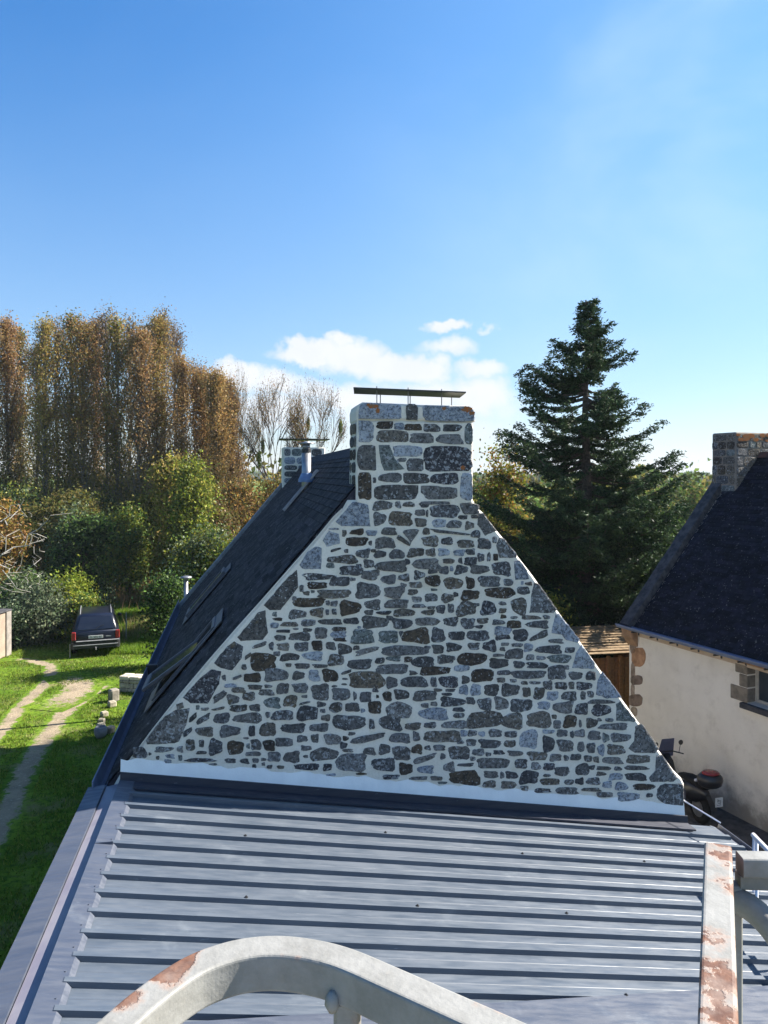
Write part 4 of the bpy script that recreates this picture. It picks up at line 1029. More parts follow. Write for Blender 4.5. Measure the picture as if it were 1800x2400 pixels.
mb = MB(); mb.tube([(-.80, -.085, .47), (-.4, -.10, .47), (.4, -.10, .47), (.80, -.085, .47)], .018, 6); mb.cbox((-.70, -.10, .60), (.84, -.02, .635), .008); mb.build('bumper_strip', M_trim, bmp)
mb = MB(); mb.cbox((-.26, -.035, .70), (.26, -.012, .81), .004); pl = mb.build('number_plate', M_plate, car)
mb = MB(); x = -.20
for k, wch in enumerate((.03, .03, 0, .03, .03, .03, 0, .03, .03)):
    if wch: mb.box((x, -.038, .725), (x+.012, -.0352, .79)); mb.box((x+.012, -.038, .725 if k % 2 else .775), (x+wch, -.0352, .74 if k % 2 else .79))
    x += .047
mb.build('plate_characters', M_black, pl)
mb = MB(); mb.cbox((.36, -.03, .735), (.55, -.012, .775), .003); mb.build('tailgate_badge', M_trim, car)
mb = MB(); mb.tube([(0, -.02, .30), (0, -.16, .30), (0, -.17, .40)], .02, 8); mb.build('tow_bar', M_trim, car)

# ================================================================== scooter by the wall
d0 = Vector((.42, 0)); bk = empty('parked_motorbike', (6.35, 15.05, 0), R(14), 'black motorbike with round red and black top box parked against the beige wall', 'motorbike')
M_bk = simple('black_plastic', (.012, .012, .014), (.02, .02, .024), 10, .35, .5)
for y in (.25, 1.55):
    mb = MB(); mb.tube([(-.055, y, .3), (-.03, y, .3), (.03, y, .3), (.055, y, .3)], [.24, .3, .3, .24], 24); wh = mb.build('wheel', M_rub, bk, True)
    mb = MB(); mb.tube([(-.06, y, .3), (.06, y, .3)], .17, 16); mb.build('rim', M_rim, wh)
mb = MB()
def bs(y, w, z0, z1): return [(-w*.6, y, z0), (-w, y, (z0+z1)/2), (-w*.6, y, z1), (w*.6, y, z1), (w, y, (z0+z1)/2), (w*.6, y, z0)]
mb.loft([bs(.02, .07, .55, .70), bs(.25, .15, .42, .76), bs(.6, .19, .35, .74), bs(.95, .17, .22, .42), bs(1.15, .17, .22, .45), bs(1.3, .2, .35, .85), bs(1.42, .12, .6, 1.0)])
mb.build('body', M_bk, bk, True)
mb = MB(); mb.loft([bs(.05, .12, .73, .80), bs(.3, .16, .74, .86), bs(.6, .15, .73, .84), bs(.85, .10, .70, .78)]); mb.build('seat', M_rub, bk, True)
mb = MB()
L_ = [(.0, .62), (.05, .9), (.14, 1.0), (.2, .95), (.26, .7), (.29, .3)]
mb.loft([[(.255*k*math.cos(t), -.06+.22*k*math.sin(t), .84+h) for t in [i*math.pi/12 for i in range(24)]] for h, k in L_]); tcx = mb.build('top_box', M_bk, bk, True)
mb = MB(); mb.loft([[(.17*k*math.cos(t), -.08+.15*k*math.sin(t), .84+h) for t in [i*math.pi/8 for i in range(16)]] for h, k in ((.27, 1.05), (.298, .9), (.305, .5))]); mb.build('red_lens', M_red, tcx, True)
mb = MB(); mb.tube([(.03, -.21, 1.03), (.12, -.19, 1.04)], .014, 6); mb.cbox((-.18, .14, .87), (.06, .19, .92), .01); mb.build('box_latch', M_whitepaint, tcx)
mb = MB(); mb.loft([[(-.05, -.02, .62), (.05, -.02, .62), (.05, 0, .64), (-.05, 0, .64)], [(-.06, -.2, .42), (.06, -.2, .42), (.06, -.18, .43), (-.06, -.18, .43)]]); mb.build('rear_mudguard', M_bk, bk)
mb = MB(); mb.cbox((-.085, -.225, .44), (.085, -.215, .62), .002, Matrix.Translation((.08, 0, .06))); pl = mb.build('number_plate', M_plate, bk)
mb = MB()
for (a, b, c, d) in ((.03, .60, .12, .608), (.03, .535, .12, .543), (.05, .57, .10, .578), (.045, .60, .055, .66), (.10, .55, .108, .60), (.045, .625, .12, .633)): mb.box((a, -.2275, b), (c, -.2252, d))
mb.build('plate_characters', M_black, pl)
mb = MB(); mb.tube([(-.32, 1.22, 1.0), (-.12, 1.33, 1.04), (.12, 1.33, 1.04), (.32, 1.22, 1.0)], .014, 8); hb = mb.build('handlebar', M_bk, bk)
for s in (-1, 1):
    mb = MB(); mb.tube([(s*.24, 1.27, 1.02), (s*.3, 1.3, 1.2)], .007, 6); mb.tube([(s*.3, 1.29, 1.22), (s*.3, 1.31, 1.22)], [.055, .045], 14); mb.build('mirror', M_bk, hb)
mb = MB(); mb.loft([[(-.2, 1.42, .9), (.2, 1.42, .9), (.2, 1.425, .9), (-.2, 1.425, .9)], [(-.15, 1.30, 1.32), (.15, 1.30, 1.32), (.15, 1.305, 1.32), (-.15, 1.305, 1.32)]])
mb.build('windscreen', simple('smoked_screen', (.12, .12, .17), (.1, .1, .15), 5, .15, .5), bk)

# white tubular handrail at the right edge
hr = at(1765, 8.2, 1957); 
rail = empty('white_handrail', (hr[0], hr[1], 0), 0, 'thin white tubular handrail at the right edge beyond the metal roof', 'handrail')
mb = MB(); e1_ = at(1850, 7.4, 2045)
mb.tube([(0, 0, hr[2]), (e1_[0]-hr[0], e1_[1]-hr[1], e1_[2]), ((e1_[0]-hr[0])*2.2, (e1_[1]-hr[1])*2.2, hr[2]+(e1_[2]-hr[2])*2.2)], .026, 10); mb.build('rail', M_whitepaint, rail, True)
for k in (.03, .11, 1.6):
    mb = MB(); q = Vector((e1_[0]-hr[0], e1_[1]-hr[1], e1_[2]-hr[2]))*k
    mb.tube([(q.x, q.y, 0), (q.x, q.y, hr[2]+q.z)], .018, 8); mb.build('post', M_whitepaint, rail, True)

# ================================================================== low stones and walls on the left
def rubble_wall(name, a, b, h, th, label, pal, cat='wall', topstones=True):
    a, b = Vector(a), Vector(b); L = (b-a).length; t = (b-a)/L
    r = empty(name, (a.x, a.y, 0), math.atan2(t.y, t.x), label, cat)
    mb = MB(); mb.col = (.10, .08, .06, 0); mb.box((.02, .04, 0), (L-.02, th-.04, h-.06))
    z = 0.0
    while z < h-.02:
        hh = random.uniform(.10, .18); x = 0
        if z+hh > h: hh = h-z+.01
        while x < L-.03:
            ww = min(random.uniform(.14, .38), L-x)
            for y0_, y1_ in ((0, th*.45), (th*.5, th)):
                c = random.choice(pal); k = random.uniform(.7, 1.25); mb.col = (c[0]*k, c[1]*k, c[2]*k, 0)
                mb.cbox((x+.006, y0_+random.uniform(-.02, .02), z+.004), (x+ww-.006, y1_, z+hh-.004), .02)
            x += ww
        z += hh
    mb.build('masonry', M_quoin, r); return r
PALW = [(.42, .37, .28), (.33, .29, .23), (.50, .45, .36), (.28, .25, .21)]
ax, ay = onground(278, 1622)
rubble_wall('dry_stone_wall', (ax, ay), (ax+1.7, ay-.4), .50, .42, 'low dry stone wall with pale top stones where the track reaches the cottage', PALW)
# retaining edge that steps down towards the cottage wall
bx, by = onground(262, 1640)
mb = MB(); 
for i, (px, py, s) in enumerate(((266, 1632, .24), (262, 1645, .2), (244, 1668, .17), (238, 1684, .16), (236, 1697, .18), (258, 1706, .2))):
    x, y = onground(px, py+12); r_ = rubble = MB(); c = random.choice(PALW); r_.col = (*[v*.8 for v in c], 0)
    r_.cbox((-s/2*1.1, -s/2, 0), (s/2*1.2, s/2, s*(1.6 if i == 0 else .9)), s*.16)
    o = r_.build('edging_stone', M_quoin, None, loc=(x, y, 0)); o.rotation_euler = (0, 0, random.uniform(0, 1.5))
    tag(o, ['upright block at the head of the edging, next to the dry stone wall', 'squarish edging stone just below the upright block', 'small edging stone midway down the shaded row', 'small pale edging stone above the round pot', 'edging stone touching the round grey pot', 'flat edging stone nearest the cottage gutter'][i], 'stone', 'edging stones in the shade beside the cottage')
x, y = onground(236, 1729)
mb = MB(); mb.loft([[(.17*k*math.cos(t), .17*k*math.sin(t), h) for t in [i*math.pi/10 for i in range(20)]] for h, k in ((0, .6), (.08, .9), (.18, 1.0), (.27, .9), (.30, .7), (.29, .62), (.22, .6))], cap=True)
tag(mb.build('round_pot', simple('grey_pot', (.22, .22, .24), (.16, .16, .18), 8, .8), None, True, loc=(x, y, 0)), 'round grey pot standing in the shade beside the edging stones', 'pot')
# boundary wall at the left edge
ax, ay = onground(21, 1535)
gw = empty('boundary_wall', (ax, ay, 0), R(84), 'tall pinkish rendered garden wall end with pale cap at the left edge', 'wall')
hw = 108/F*ay
mb = MB(); mb.cbox((-6, -.05, 0), (-.30, .30, hw-.06), .02); mb.build('wall_face', simple('pink_render', (.34, .26, .20), (.27, .20, .155), 3, .9, .1, bd=.01), gw)
mb = MB(); mb.cbox((-.30, -.10, 0), (.02, .36, hw-.02), .02); mb.build('end_pier', simple('pier_render', (.28, .25, .22), (.2, .18, .16), 4, .9, .1, bd=.008), gw)  # greyer than the wall face: shade put into the pier colour
mb = MB(); mb.cbox((-6, -.12, hw-.06), (.05, .38, hw), .012); mb.build('coping', M_cope, gw)
# stake in the meadow
x, y = onground(295, 1502); mb = MB(); mb.tube([(x, y, 0), (x+.02, y, .75), (x+.01, y, 1.18)], [.03, .028, .02], 7)
tag(mb.build('wooden_stake', M_barkpale), 'thin pale wooden stake standing in the sunlit grass right of the car', 'stake')
x, y = onground(164, 1541); mb = MB(); mb.tube([(x, y, 0), (x, y, .5)], .022, 7)
tag(mb.build('marker_post', M_barkpale), 'short pale post standing beside the rear left wheel of the car', 'post')
# thin stove pipe beyond the far gable
p = at(436, 22.4, 1350); mb = MB(); z_ = p[2]
pipe = empty('stove_pipe', (p[0], p[1], 0), 0, 'slim grey stove pipe with small cap beyond the far end of the slate roof', 'pipe')
mb.tube([(0, 0, 0), (0, 0, z_-.10)], .06, 14); mb.build('pipe', M_steel, pipe, True)
mb = MB(); mb.tube([(0, 0, z_-.06), (0, 0, z_-.02), (0, 0, z_+.01)], [.17, .16, .02], 16); mb.tube([(0, 0, z_-.12), (0, 0, z_-.05)], .04, 8); mb.build('cap', M_steel, pipe, True)

# ================================================================== vegetation
def tube_mesh(mb, pts, r0, r1, n=6):
    k = len(pts); mb.tube(pts, [r0+(r1-r0)*i/(k-1) for i in range(k)], n)
def wobble(a, b, k, amp):
    a, b = Vector(a), Vector(b); out = []
    for i in range(k+1):
        t = i/k; p = a.lerp(b, t)
        if 0 < i < k: p += Vector((random.gauss(0, amp), random.gauss(0, amp), random.gauss(0, amp*.4)))
        out.append(p)
    return out

# --- poplars: upswept fine branches, rusty leaves
def poplar(h, width, pal_top, pal_low, dens, name='poplar_tree'):
    root = empty(name, (0, 0, 0)); mb = MB(); tr = wobble((0, 0, 0), (random.uniform(-.3, .3), 0, h*.97), 8, .06)
    tube_mesh(mb, tr, .17, .015, 7)
    nb = int(112*dens**.3); P = []; A_ = []
    for i in range(nb):
        t = random.uniform(.06, .955)**.85; base = Vector((0, 0, h*t)) + (tr[-1]*t - Vector((0, 0, h*.97*t)))
        ph = random.uniform(0, 6.283); th = R(random.uniform(9, 38-14*t)); Lb = random.uniform(.4, 1.3)*width*4.4*(1-.66*t)
        d = Vector((math.cos(ph)*math.sin(th), math.sin(ph)*math.sin(th), math.cos(th)))
        Lb = min(Lb, (h-base.z)/d.z*random.uniform(.55, 1.0)) if base.z+d.z*Lb > h else Lb; tip = base + d*Lb
        bp = wobble(base, tip, 4, .05); tube_mesh(mb, bp, .035, .010, 4)
        if random.random() < .12: continue
        nl = int(dens*random.uniform(80, 200))
        s_ = rng.uniform(.12, 1.06, nl)
        seg = np.array([list(p) for p in bp]); q = np.clip(s_, 0, .999)*4; ii = q.astype(int); fr_ = (q-ii)[:, None]
        pts = seg[ii]*(1-fr_) + seg[ii+1]*fr_ + rng.normal(size=(nl, 3))*np.array([.20, .20, .30])
        P.append(pts)
    mb.build('trunk', M_barkgrey, root)
    P = np.concatenate(P); n = len(P)
    f = np.clip((P[:, 2]/h - .25)/.35 + rng.normal(size=n)*.22, 0, 1)[:, None]
    C_ = pick(pal_low, n)*(1-f) + pick(pal_top, n)*f
    quads_obj('crown', leaf_quads(P, .092, 1.3), C_, M_leaf, root)
    return root
RUST = [(.38, .22, .09), (.44, .27, .10), (.32, .19, .09), (.40, .29, .12)]
GOLD = [(.44, .33, .09), (.38, .30, .08), (.44, .30, .09), (.31, .27, .08)]
OLIV = [(.24, .22, .06), (.30, .25, .07), (.18, .18, .05)]
LOWG = [(.13, .17, .04), (.19, .20, .045), (.28, .26, .05), (.10, .13, .035)]
BARE = [(.30, .20, .12), (.16, .12, .08), (.25, .17, .08)]
kinds = [('rust orange', poplar(16, 1.0, RUST, LOWG, 1.15)), ('golden brown', poplar(17, 1.0, GOLD+RUST[:2], LOWG, 1.1)), ('olive brown', poplar(15.5, .95, OLIV+RUST[:2], LOWG, 1.0)),
         ('thin half bare', poplar(17.5, 1.1, BARE, OLIV, .42)), ('bright orange', poplar(14, 1.05, RUST+[(.38, .20, .06)], GOLD, 1.35))]
hts = [16, 17, 15.5, 17.5, 14]
# px, py of the top, depth, kind
POP = [(-60, 770, 47, 1), (-18, 760, 44, 0), (22, 752, 46, 0), (50, 775, 50, 2), (84, 800, 48, 3), (104, 748, 45, 1), (138, 750, 49, 3), (164, 742, 46, 2), (192, 752, 44, 1), (222, 755, 50, 0), (250, 726, 47, 3), (276, 750, 45, 2),
       (303, 742, 48, 3), (322, 775, 43, 0), (350, 752, 47, 3), (366, 738, 45, 1), (388, 730, 46, 3), (410, 765, 48, 3), (432, 840, 44, 0), (458, 846, 47, 3), (476, 868, 45, 4), (506, 870, 42, 4), (528, 890, 46, 4), (546, 930, 44, 0)]
POP.sort(); used = set(); ordn = 'first second third fourth fifth sixth seventh eighth ninth tenth eleventh twelfth'.split()
for i, (px, py, Z, k) in enumerate(POP):
    nm, proto = kinds[k]; o = proto if k not in used else copy_tree(proto); used.add(k)
    Z += 5; x, y = at(px, Z); ht = CAMZ + (HY-py)/F*Z
    s_ = ht/hts[k]; o.location = (x, y, 0); o.scale = (s_*random.uniform(.95, 1.15), s_*random.uniform(.95, 1.15), s_); o.rotation_euler = (0, 0, random.uniform(0, 6.28))
    side = ordn[i]+' tree from the left end' if i < 12 else ordn[len(POP)-1-i]+' tree from the right end'
    tag(o, f'{nm} upright poplar, {side} of the autumn poplar row', 'tree', 'autumn poplars in the row behind the meadow')

# --- general broadleaf: clumps of leaves through ellipsoid lobes
def clump_pts(lobes, n, shell=.62, clump=.28):
    vol = np.array([l[3]*l[4]*l[5] for l in lobes])**(2/3); pr = vol/vol.sum()
    out = []
    nc = max(30, n//46)
    which = rng.choice(len(lobes), nc, p=pr)
    d = rng.normal(size=(nc, 3)); d /= np.linalg.norm(d, axis=1)[:, None]
    r = rng.uniform(shell, 1.04, nc)[:, None]
    L = np.array([l for l in lobes])[which]
    cen = L[:, :3] + d*r*L[:, 3:6]
    per = rng.integers(18, 74, nc)
    idx_ = np.repeat(np.arange(nc), per)
    P = cen[idx_] + rng.normal(size=(len(idx_), 3))*clump*rng.uniform(.7, 1.3, (len(idx_), 1))*np.array([1, 1, .75])
    tone = np.repeat(rng.uniform(.72, 1.28, nc), per)
    return P, tone
def bush(name, base, lobes, n, size, pal, label, cat, group=None, clump=.28, shell=.62, trunk=True, aspect=1.5, bark=None, sticks=6, upb=.2):
    root = empty(name, (base[0], base[1], 0), 0, label, cat, group)
    P, tone = clump_pts(lobes, n, shell, clump); P[:, 2] = np.maximum(P[:, 2], .03)
    C_ = np.clip(pick(pal, len(P))*tone[:, None], 0, 1)
    mb = MB()
    for i in range(sticks):
        l = lobes[i % len(lobes)]
        e = Vector((l[0]+random.uniform(-.5, .5)*l[3], l[1]+random.uniform(-.5, .5)*l[4], l[2]+random.uniform(.1, .8)*l[5]))
        b0 = Vector((random.uniform(-.15, .15), random.uniform(-.15, .15), 0))
        mid = b0.lerp(e, .45)+Vector((0, 0, .15*e.z)); tube_mesh(mb, wobble(b0, mid, 3, .06)+wobble(mid, e, 4, .08)[1:], .02+.012*e.z, .012, 6)
    mb.build('trunk', bark or M_bark, root)
    quads_obj('crown', leaf_quads(P, size, aspect, upb), C_, M_leaf, root)
    return root
def B(name, px, Z, py_top, half_px, n, size, pal, label, cat='bush', py_bot=None, **k):
    """one rounded, lobed bush seen at px with its top at py_top"""
    x, y = at(px, Z); h = CAMZ + (HY-py_top)/F*Z; w_ = half_px/F*Z
    lobes = [(0, 0, h*.5, w_*.8, w_*.75, h*.46)]
    for i in range(k.pop('lob', 7)):
        a = random.uniform(0, 6.283); rr = random.uniform(.3, .7)*w_
        s_ = random.uniform(.32, .55)
        lobes.append((math.cos(a)*rr, math.sin(a)*rr, h*random.uniform(.25, .86)-0, w_*s_, w_*s_, min(h*.3, w_*s_*1.1)))
    lobes = [(a, b, min(c, h-f), d, e, f) for a, b, c, d, e, f in lobes]
    return bush(name, (x, y), lobes, n, size, pal, label, cat, **k)
DKG = [(.035, .065, .022), (.05, .085, .03), (.06, .10, .045), (.03, .05, .02)]
GRG = [(.15, .21, .11), (.20, .26, .14), (.11, .16, .09), (.25, .29, .17)]
MDG = [(.09, .17, .035), (.13, .22, .05), (.17, .25, .06)]
YLG = [(.24, .27, .03), (.30, .31, .04), (.18, .23, .03), (.36, .30, .05)]
BRN = [(.20, .11, .05), (.26, .15, .06), (.14, .10, .04), (.12, .12, .04)]
AUT = [(.40, .22, .05), (.34, .24, .06), (.22, .19, .05), (.28, .13, .05)]
B('bush', 95, 31.5, 1375, 62, 15000, .085, GRG, 'grey green rounded bush just left of the parked car')
B('bush', 60, 33, 1340, 62, 12000, .09, GRG+MDG, 'grey green bush under the pale dead branches', bark=M_bark)
B('bush', 165, 33.0, 1330, 42, 9000, .085, YLG[:3], 'bright yellow green bush directly above the parked car')
B('bush', 190, 31.8, 1395, 34, 6000, .08, YLG+MDG, 'smaller yellowish bush right behind the car roof')
B('holly_tree', 178, 36, 1205, 62, 17000, .10, MDG+DKG, 'dark glossy green tree with pointed top behind the yellow green bush', 'tree')
B('holly_tree', 262, 47, 1240, 50, 15000, .12, DKG+GRG, 'dark grey green tree between the car and the far meadow', 'tree')
B('willow_tree', 330, 50, 1185, 75, 21000, .125, GRG+MDG+OLIV, 'broad dull green tree behind the brown dry grass', 'tree')
B('willow_tree', 452, 37, 1060, 62, 18000, .10, YLG+LOWG, 'tall yellow green tree near the far slope of the slate roof', 'tree')
B('shrub', 462, 33, 1225, 80, 15000, .095, YLG[:3]+MDG+GRG, 'yellow green shrub mass against the pale roof coping', cat='shrub')
B('shrub', 570, 42, 1115, 62, 12000, .11, AUT+BRN, 'orange brown autumn shrub left of the far chimney', cat='shrub')
B('shrub', 520, 38, 1170, 55, 10000, .10, BRN+OLIV, 'dark brown shrub beneath the orange autumn shrub', cat='shrub')
B('shrub', 655, 44, 1090, 70, 9000, .11, AUT+OLIV, 'golden shrub showing behind the far chimney', cat='shrub')
B('shrub', 395, 27.5, 1345, 42, 8000, .075, DKG+MDG, 'dark leafy shrub at the far end of the cottage gutter', cat='shrub')
B('autumn_tree', -8, 38, 1150, 60, 10000, .11, AUT, 'orange leaved tree cut by the left edge behind dead branches', 'tree')
B('autumn_tree', 118, 42, 1150, 90, 16000, .12, OLIV+LOWG, 'olive undergrowth tree at the foot of the left poplars', 'tree')
B('autumn_tree', 240, 45.5, 1150, 95, 18000, .12, LOWG+DKG, 'dark green undergrowth tree at the foot of the middle poplars', 'tree')
B('autumn_tree', 360, 45.5, 1140, 70, 15000, .12, LOWG+YLG, 'mid green tree at the foot of the right hand poplars', 'tree')
B('ivy_tree', 175, 40.5, 1170, 45, 12000, .11, LOWG+GRG, 'olive green ivy covered tree low in front of the left poplars', 'tree')
B('ivy_tree', 300, 41.5, 1180, 48, 14000, .11, LOWG+YLG[:2]+MDG, 'bright olive tree low in front of the middle poplars', 'tree')
B('ivy_tree', 402, 41, 1050, 38, 13000, .11, YLG+GOLD, 'yellow ivy covered tree in front of the last poplars', 'tree')
B('autumn_tree', 20, 44, 1130, 80, 12000, .12, DKG+LOWG, 'dark undergrowth tree behind the orange leaved tree', 'tree')
B('hedge_bush', 22, 30.5, 1420, 28, 5000, .08, DKG+GRG, 'shaded dark bush squeezed behind the pink wall end')
B('hedge_bush', 218, 37, 1370, 26, 6000, .085, GRG+DKG, 'grey green bush bordering the sunlit meadow strip')
# woodland mass far behind everything on the left: one dense belt
def belt(name, x0, x1, Y, depth, h, n, size, pal, seed, hvar=1.5):
    r2 = np.random.default_rng(seed); X = r2.uniform(x0, x1, n); Yy = Y + r2.uniform(0, depth, n)
    top = h + hvar*(np.sin(X*.11+seed)+.6*np.sin(X*.31+seed*2)+.4*np.sin(X*.83)) * .5
    nc = max(60, n//60); ci = r2.integers(0, nc, n); cx_ = r2.uniform(x0, x1, nc); cr = r2.uniform(1.2, 3.2, nc)
    ct_ = h + hvar*(np.sin(cx_*.11+seed)+.6*np.sin(cx_*.31+seed*2)+.5*r2.normal(size=nc))*.5; cy_ = Y + r2.uniform(0, depth, nc)
    d = r2.normal(size=(n, 3)); d /= np.linalg.norm(d, axis=1)[:, None]
    z_lo = r2.uniform(0.35, 1, nc)
    P = np.stack([cx_[ci]+d[:, 0]*cr[ci]*1.25, cy_[ci]+d[:, 1]*cr[ci], np.maximum(.1, ct_[ci]*z_lo[ci]-cr[ci]*.6 + d[:, 2]*cr[ci])], axis=1)
    tone = r2.uniform(.7, 1.3, nc)[ci][:, None]; kc = r2.integers(0, len(pal), nc)[ci]
    C_ = np.clip(np.array(pal)[kc]*tone*r2.uniform(.8, 1.2, (n, 1)), 0, 1)
    return tag(quads_obj(name, leaf_quads(P, size, 1.4), C_, M_leaf), kind='stuff')
belt('distant_woodland', -60, 6, 58, 10, 7.0, 26000, .34, LOWG+DKG+OLIV, 3)
belt('distant_woodland', 8, 60, 62, 12, 6.0, 18000, .38, MDG+LOWG+OLIV, 5)
belt('distant_woodland', 30, 150, 130, 30, 6.0, 16000, .8, MDG+OLIV+LOWG, 9, 2.2)
belt('distant_woodland', 20, 420, 330, 80, 6.2, 14000, 2.2, MDG+OLIV, 12, 2)
belt('distant_woodland', -260, 500, 700, 80, 6.0, 9000, 5.5, MDG+OLIV, 15, 1.2)

# --- sparse winter trees with mistletoe behind the far chimney
def bare_tree(px, Z, py_top, half, label, forks, mist=(), nleaf=5200, pal=AUT):
    x, y = at(px, Z); h = CAMZ+(HY-py_top)/F*Z; w_ = half/F*Z
    root = empty('bare_tree', (x, y, 0), 0, label, 'tree', 'half bare trees behind the far chimney')
    mb = MB(); ends = []
    def grow(p, d, L, r, lev):
        q = p + d*L; pts = wobble(p, q, 3, L*.03); tube_mesh(mb, pts, r, r*.66, 6 if lev < 2 else 4)
        if lev >= 6 or r < .010: ends.append(q); ends.append(pts[2]); return
        for k in range(3 if lev < 4 else 2):
            a = Vector((random.gauss(0, 1), random.gauss(0, 1), random.gauss(0, .5))).normalized()
            nd = (d + a*random.uniform(.45, .85)); nd.z = abs(nd.z)*.55+.22; nd.normalize()
            grow(q, nd, L*random.uniform(.66, .86), r*.70, lev+1)
        if lev > 1: ends.append(q)
    tube_mesh(mb, wobble((0, 0, 0), (0, 0, h*.36), 4, .08), .24, .16, 8)
    for k in range(forks):
        a = 6.283*k/forks+random.uniform(-.4, .4); grow(Vector((0, 0, h*.35)), Vector((math.cos(a)*.95, math.sin(a)*.7, 1)).normalized(), h*.20, .11, 1)
    mb.build('trunk', M_bark, root)
    # fit the height
    zmax = max(e_.z for e_ in ends); xm = max(abs(e_.x) for e_ in ends)
    root.scale = (min(1.9, w_/xm), min(1.9, w_/xm), h/zmax)
    E_ = np.array([list(e_) for e_ in ends]); P = E_[rng.integers(0, len(E_), nleaf)] + rng.normal(size=(nleaf, 3))*.34
    quads_obj('crown', leaf_quads(P, .095, 1.3), pick(pal, nleaf), M_leaf, root)
    for (mx, my, r_) in mist:
        X_, Z_ = (mx-px)/F*Z/root.scale[0], (CAMZ+(HY-my)/F*Z)/root.scale[2]
        pts = rng.normal(size=(700, 3))*r_*.5+np.array([X_, 0, Z_]); quads_obj('mistletoe', leaf_quads(pts, .09, 2.2), pick(MDG+OLIV, 700), M_leaf, root)
    return root
bare_tree(640, 46, 872, 85, 'half bare tree with forked trunk just left of the steel flue', 5, [(607, 1082, .55), (616, 1045, .4)], 5200)
bare_tree(745, 48, 882, 80, 'half bare tree with mistletoe balls right behind the steel flue', 4, [(722, 995, .4), (798, 1002, .38)], 4600, BARE+AUT)
bare_tree(562, 49, 852, 52, 'slender half bare tree beside the last orange poplar', 4, [(565, 1012, .3)], 5200, BARE+OLIV)

# --- dead pale branches of a near tree at the left edge
bx, by = at(-40, 27)
dead = empty('dead_tree', (bx, by, 0), 0, 'pale leafless dead tree with twisted branches at the left edge', 'tree')
mb = MB()
def br(pts, r0=.035, r1=.009):
    P = [Vector(at(px, 27, py)) - Vector((bx, by, 0)) for px, py in pts]
    P = [p + Vector((0, random.uniform(-.25, .25), 0)) for p in P]; tube_mesh(mb, P, r0, r1, 6)
tube_mesh(mb, [Vector((0, 0, 0)), Vector((.1, 0, 1.4)), Vector(at(-30, 27, 1330))-Vector((bx, by, 0))], .16, .09, 8)
br([(-30, 1330), (-5, 1312), (12, 1298), (30, 1283), (62, 1280), (68, 1262), (75, 1250), (92, 1250), (105, 1262)])
br([(62, 1280), (70, 1252), (90, 1240), (110, 1220), (125, 1207), (165, 1203)], .02, .006)
br([(68, 1275), (85, 1270), (104, 1268), (95, 1258), (84, 1262)], .014, .006)
br([(18, 1290), (22, 1255), (40, 1242), (55, 1262)], .018, .006); br([(22, 1255), (28, 1248), (42, 1238)], .012, .005)
br([(-10, 1220), (5, 1222), (18, 1210), (22, 1185), (40, 1182), (52, 1195), (56, 1212)], .02, .006)
br([(5, 1222), (20, 1232), (30, 1215), (36, 1198), (50, 1172), (56, 1166)], .018, .005)
br([(-10, 1232), (0, 1250), (10, 1262)], .014, .006)
br([(-30, 1335), (0, 1322), (15, 1335), (25, 1342), (50, 1342), (68, 1334), (84, 1322), (92, 1310), (86, 1296), (74, 1282)], .02, .007)
br([(35, 1340), (44, 1325), (52, 1308), (62, 1294)], .018, .006)
br([(12, 1335), (28, 1362), (45, 1378), (66, 1390)], .018, .006); br([(5, 1375), (30, 1385), (55, 1392)], .014, .005)
br([(22, 1208), (40, 1205), (58, 1213)], .012, .005); br([(75, 1250), (90, 1262), (92, 1268)], .01, .005)
for k in range(46):
    a = (random.uniform(0, 120), random.uniform(1190, 1400)); c = (a[0]+random.uniform(-16, 16), a[1]-random.uniform(3, 18)); br([a, ((a[0]+c[0])/2+2, (a[1]+c[1])/2), c], .008, .003)
mb.build('trunk', M_barkpale, dead)

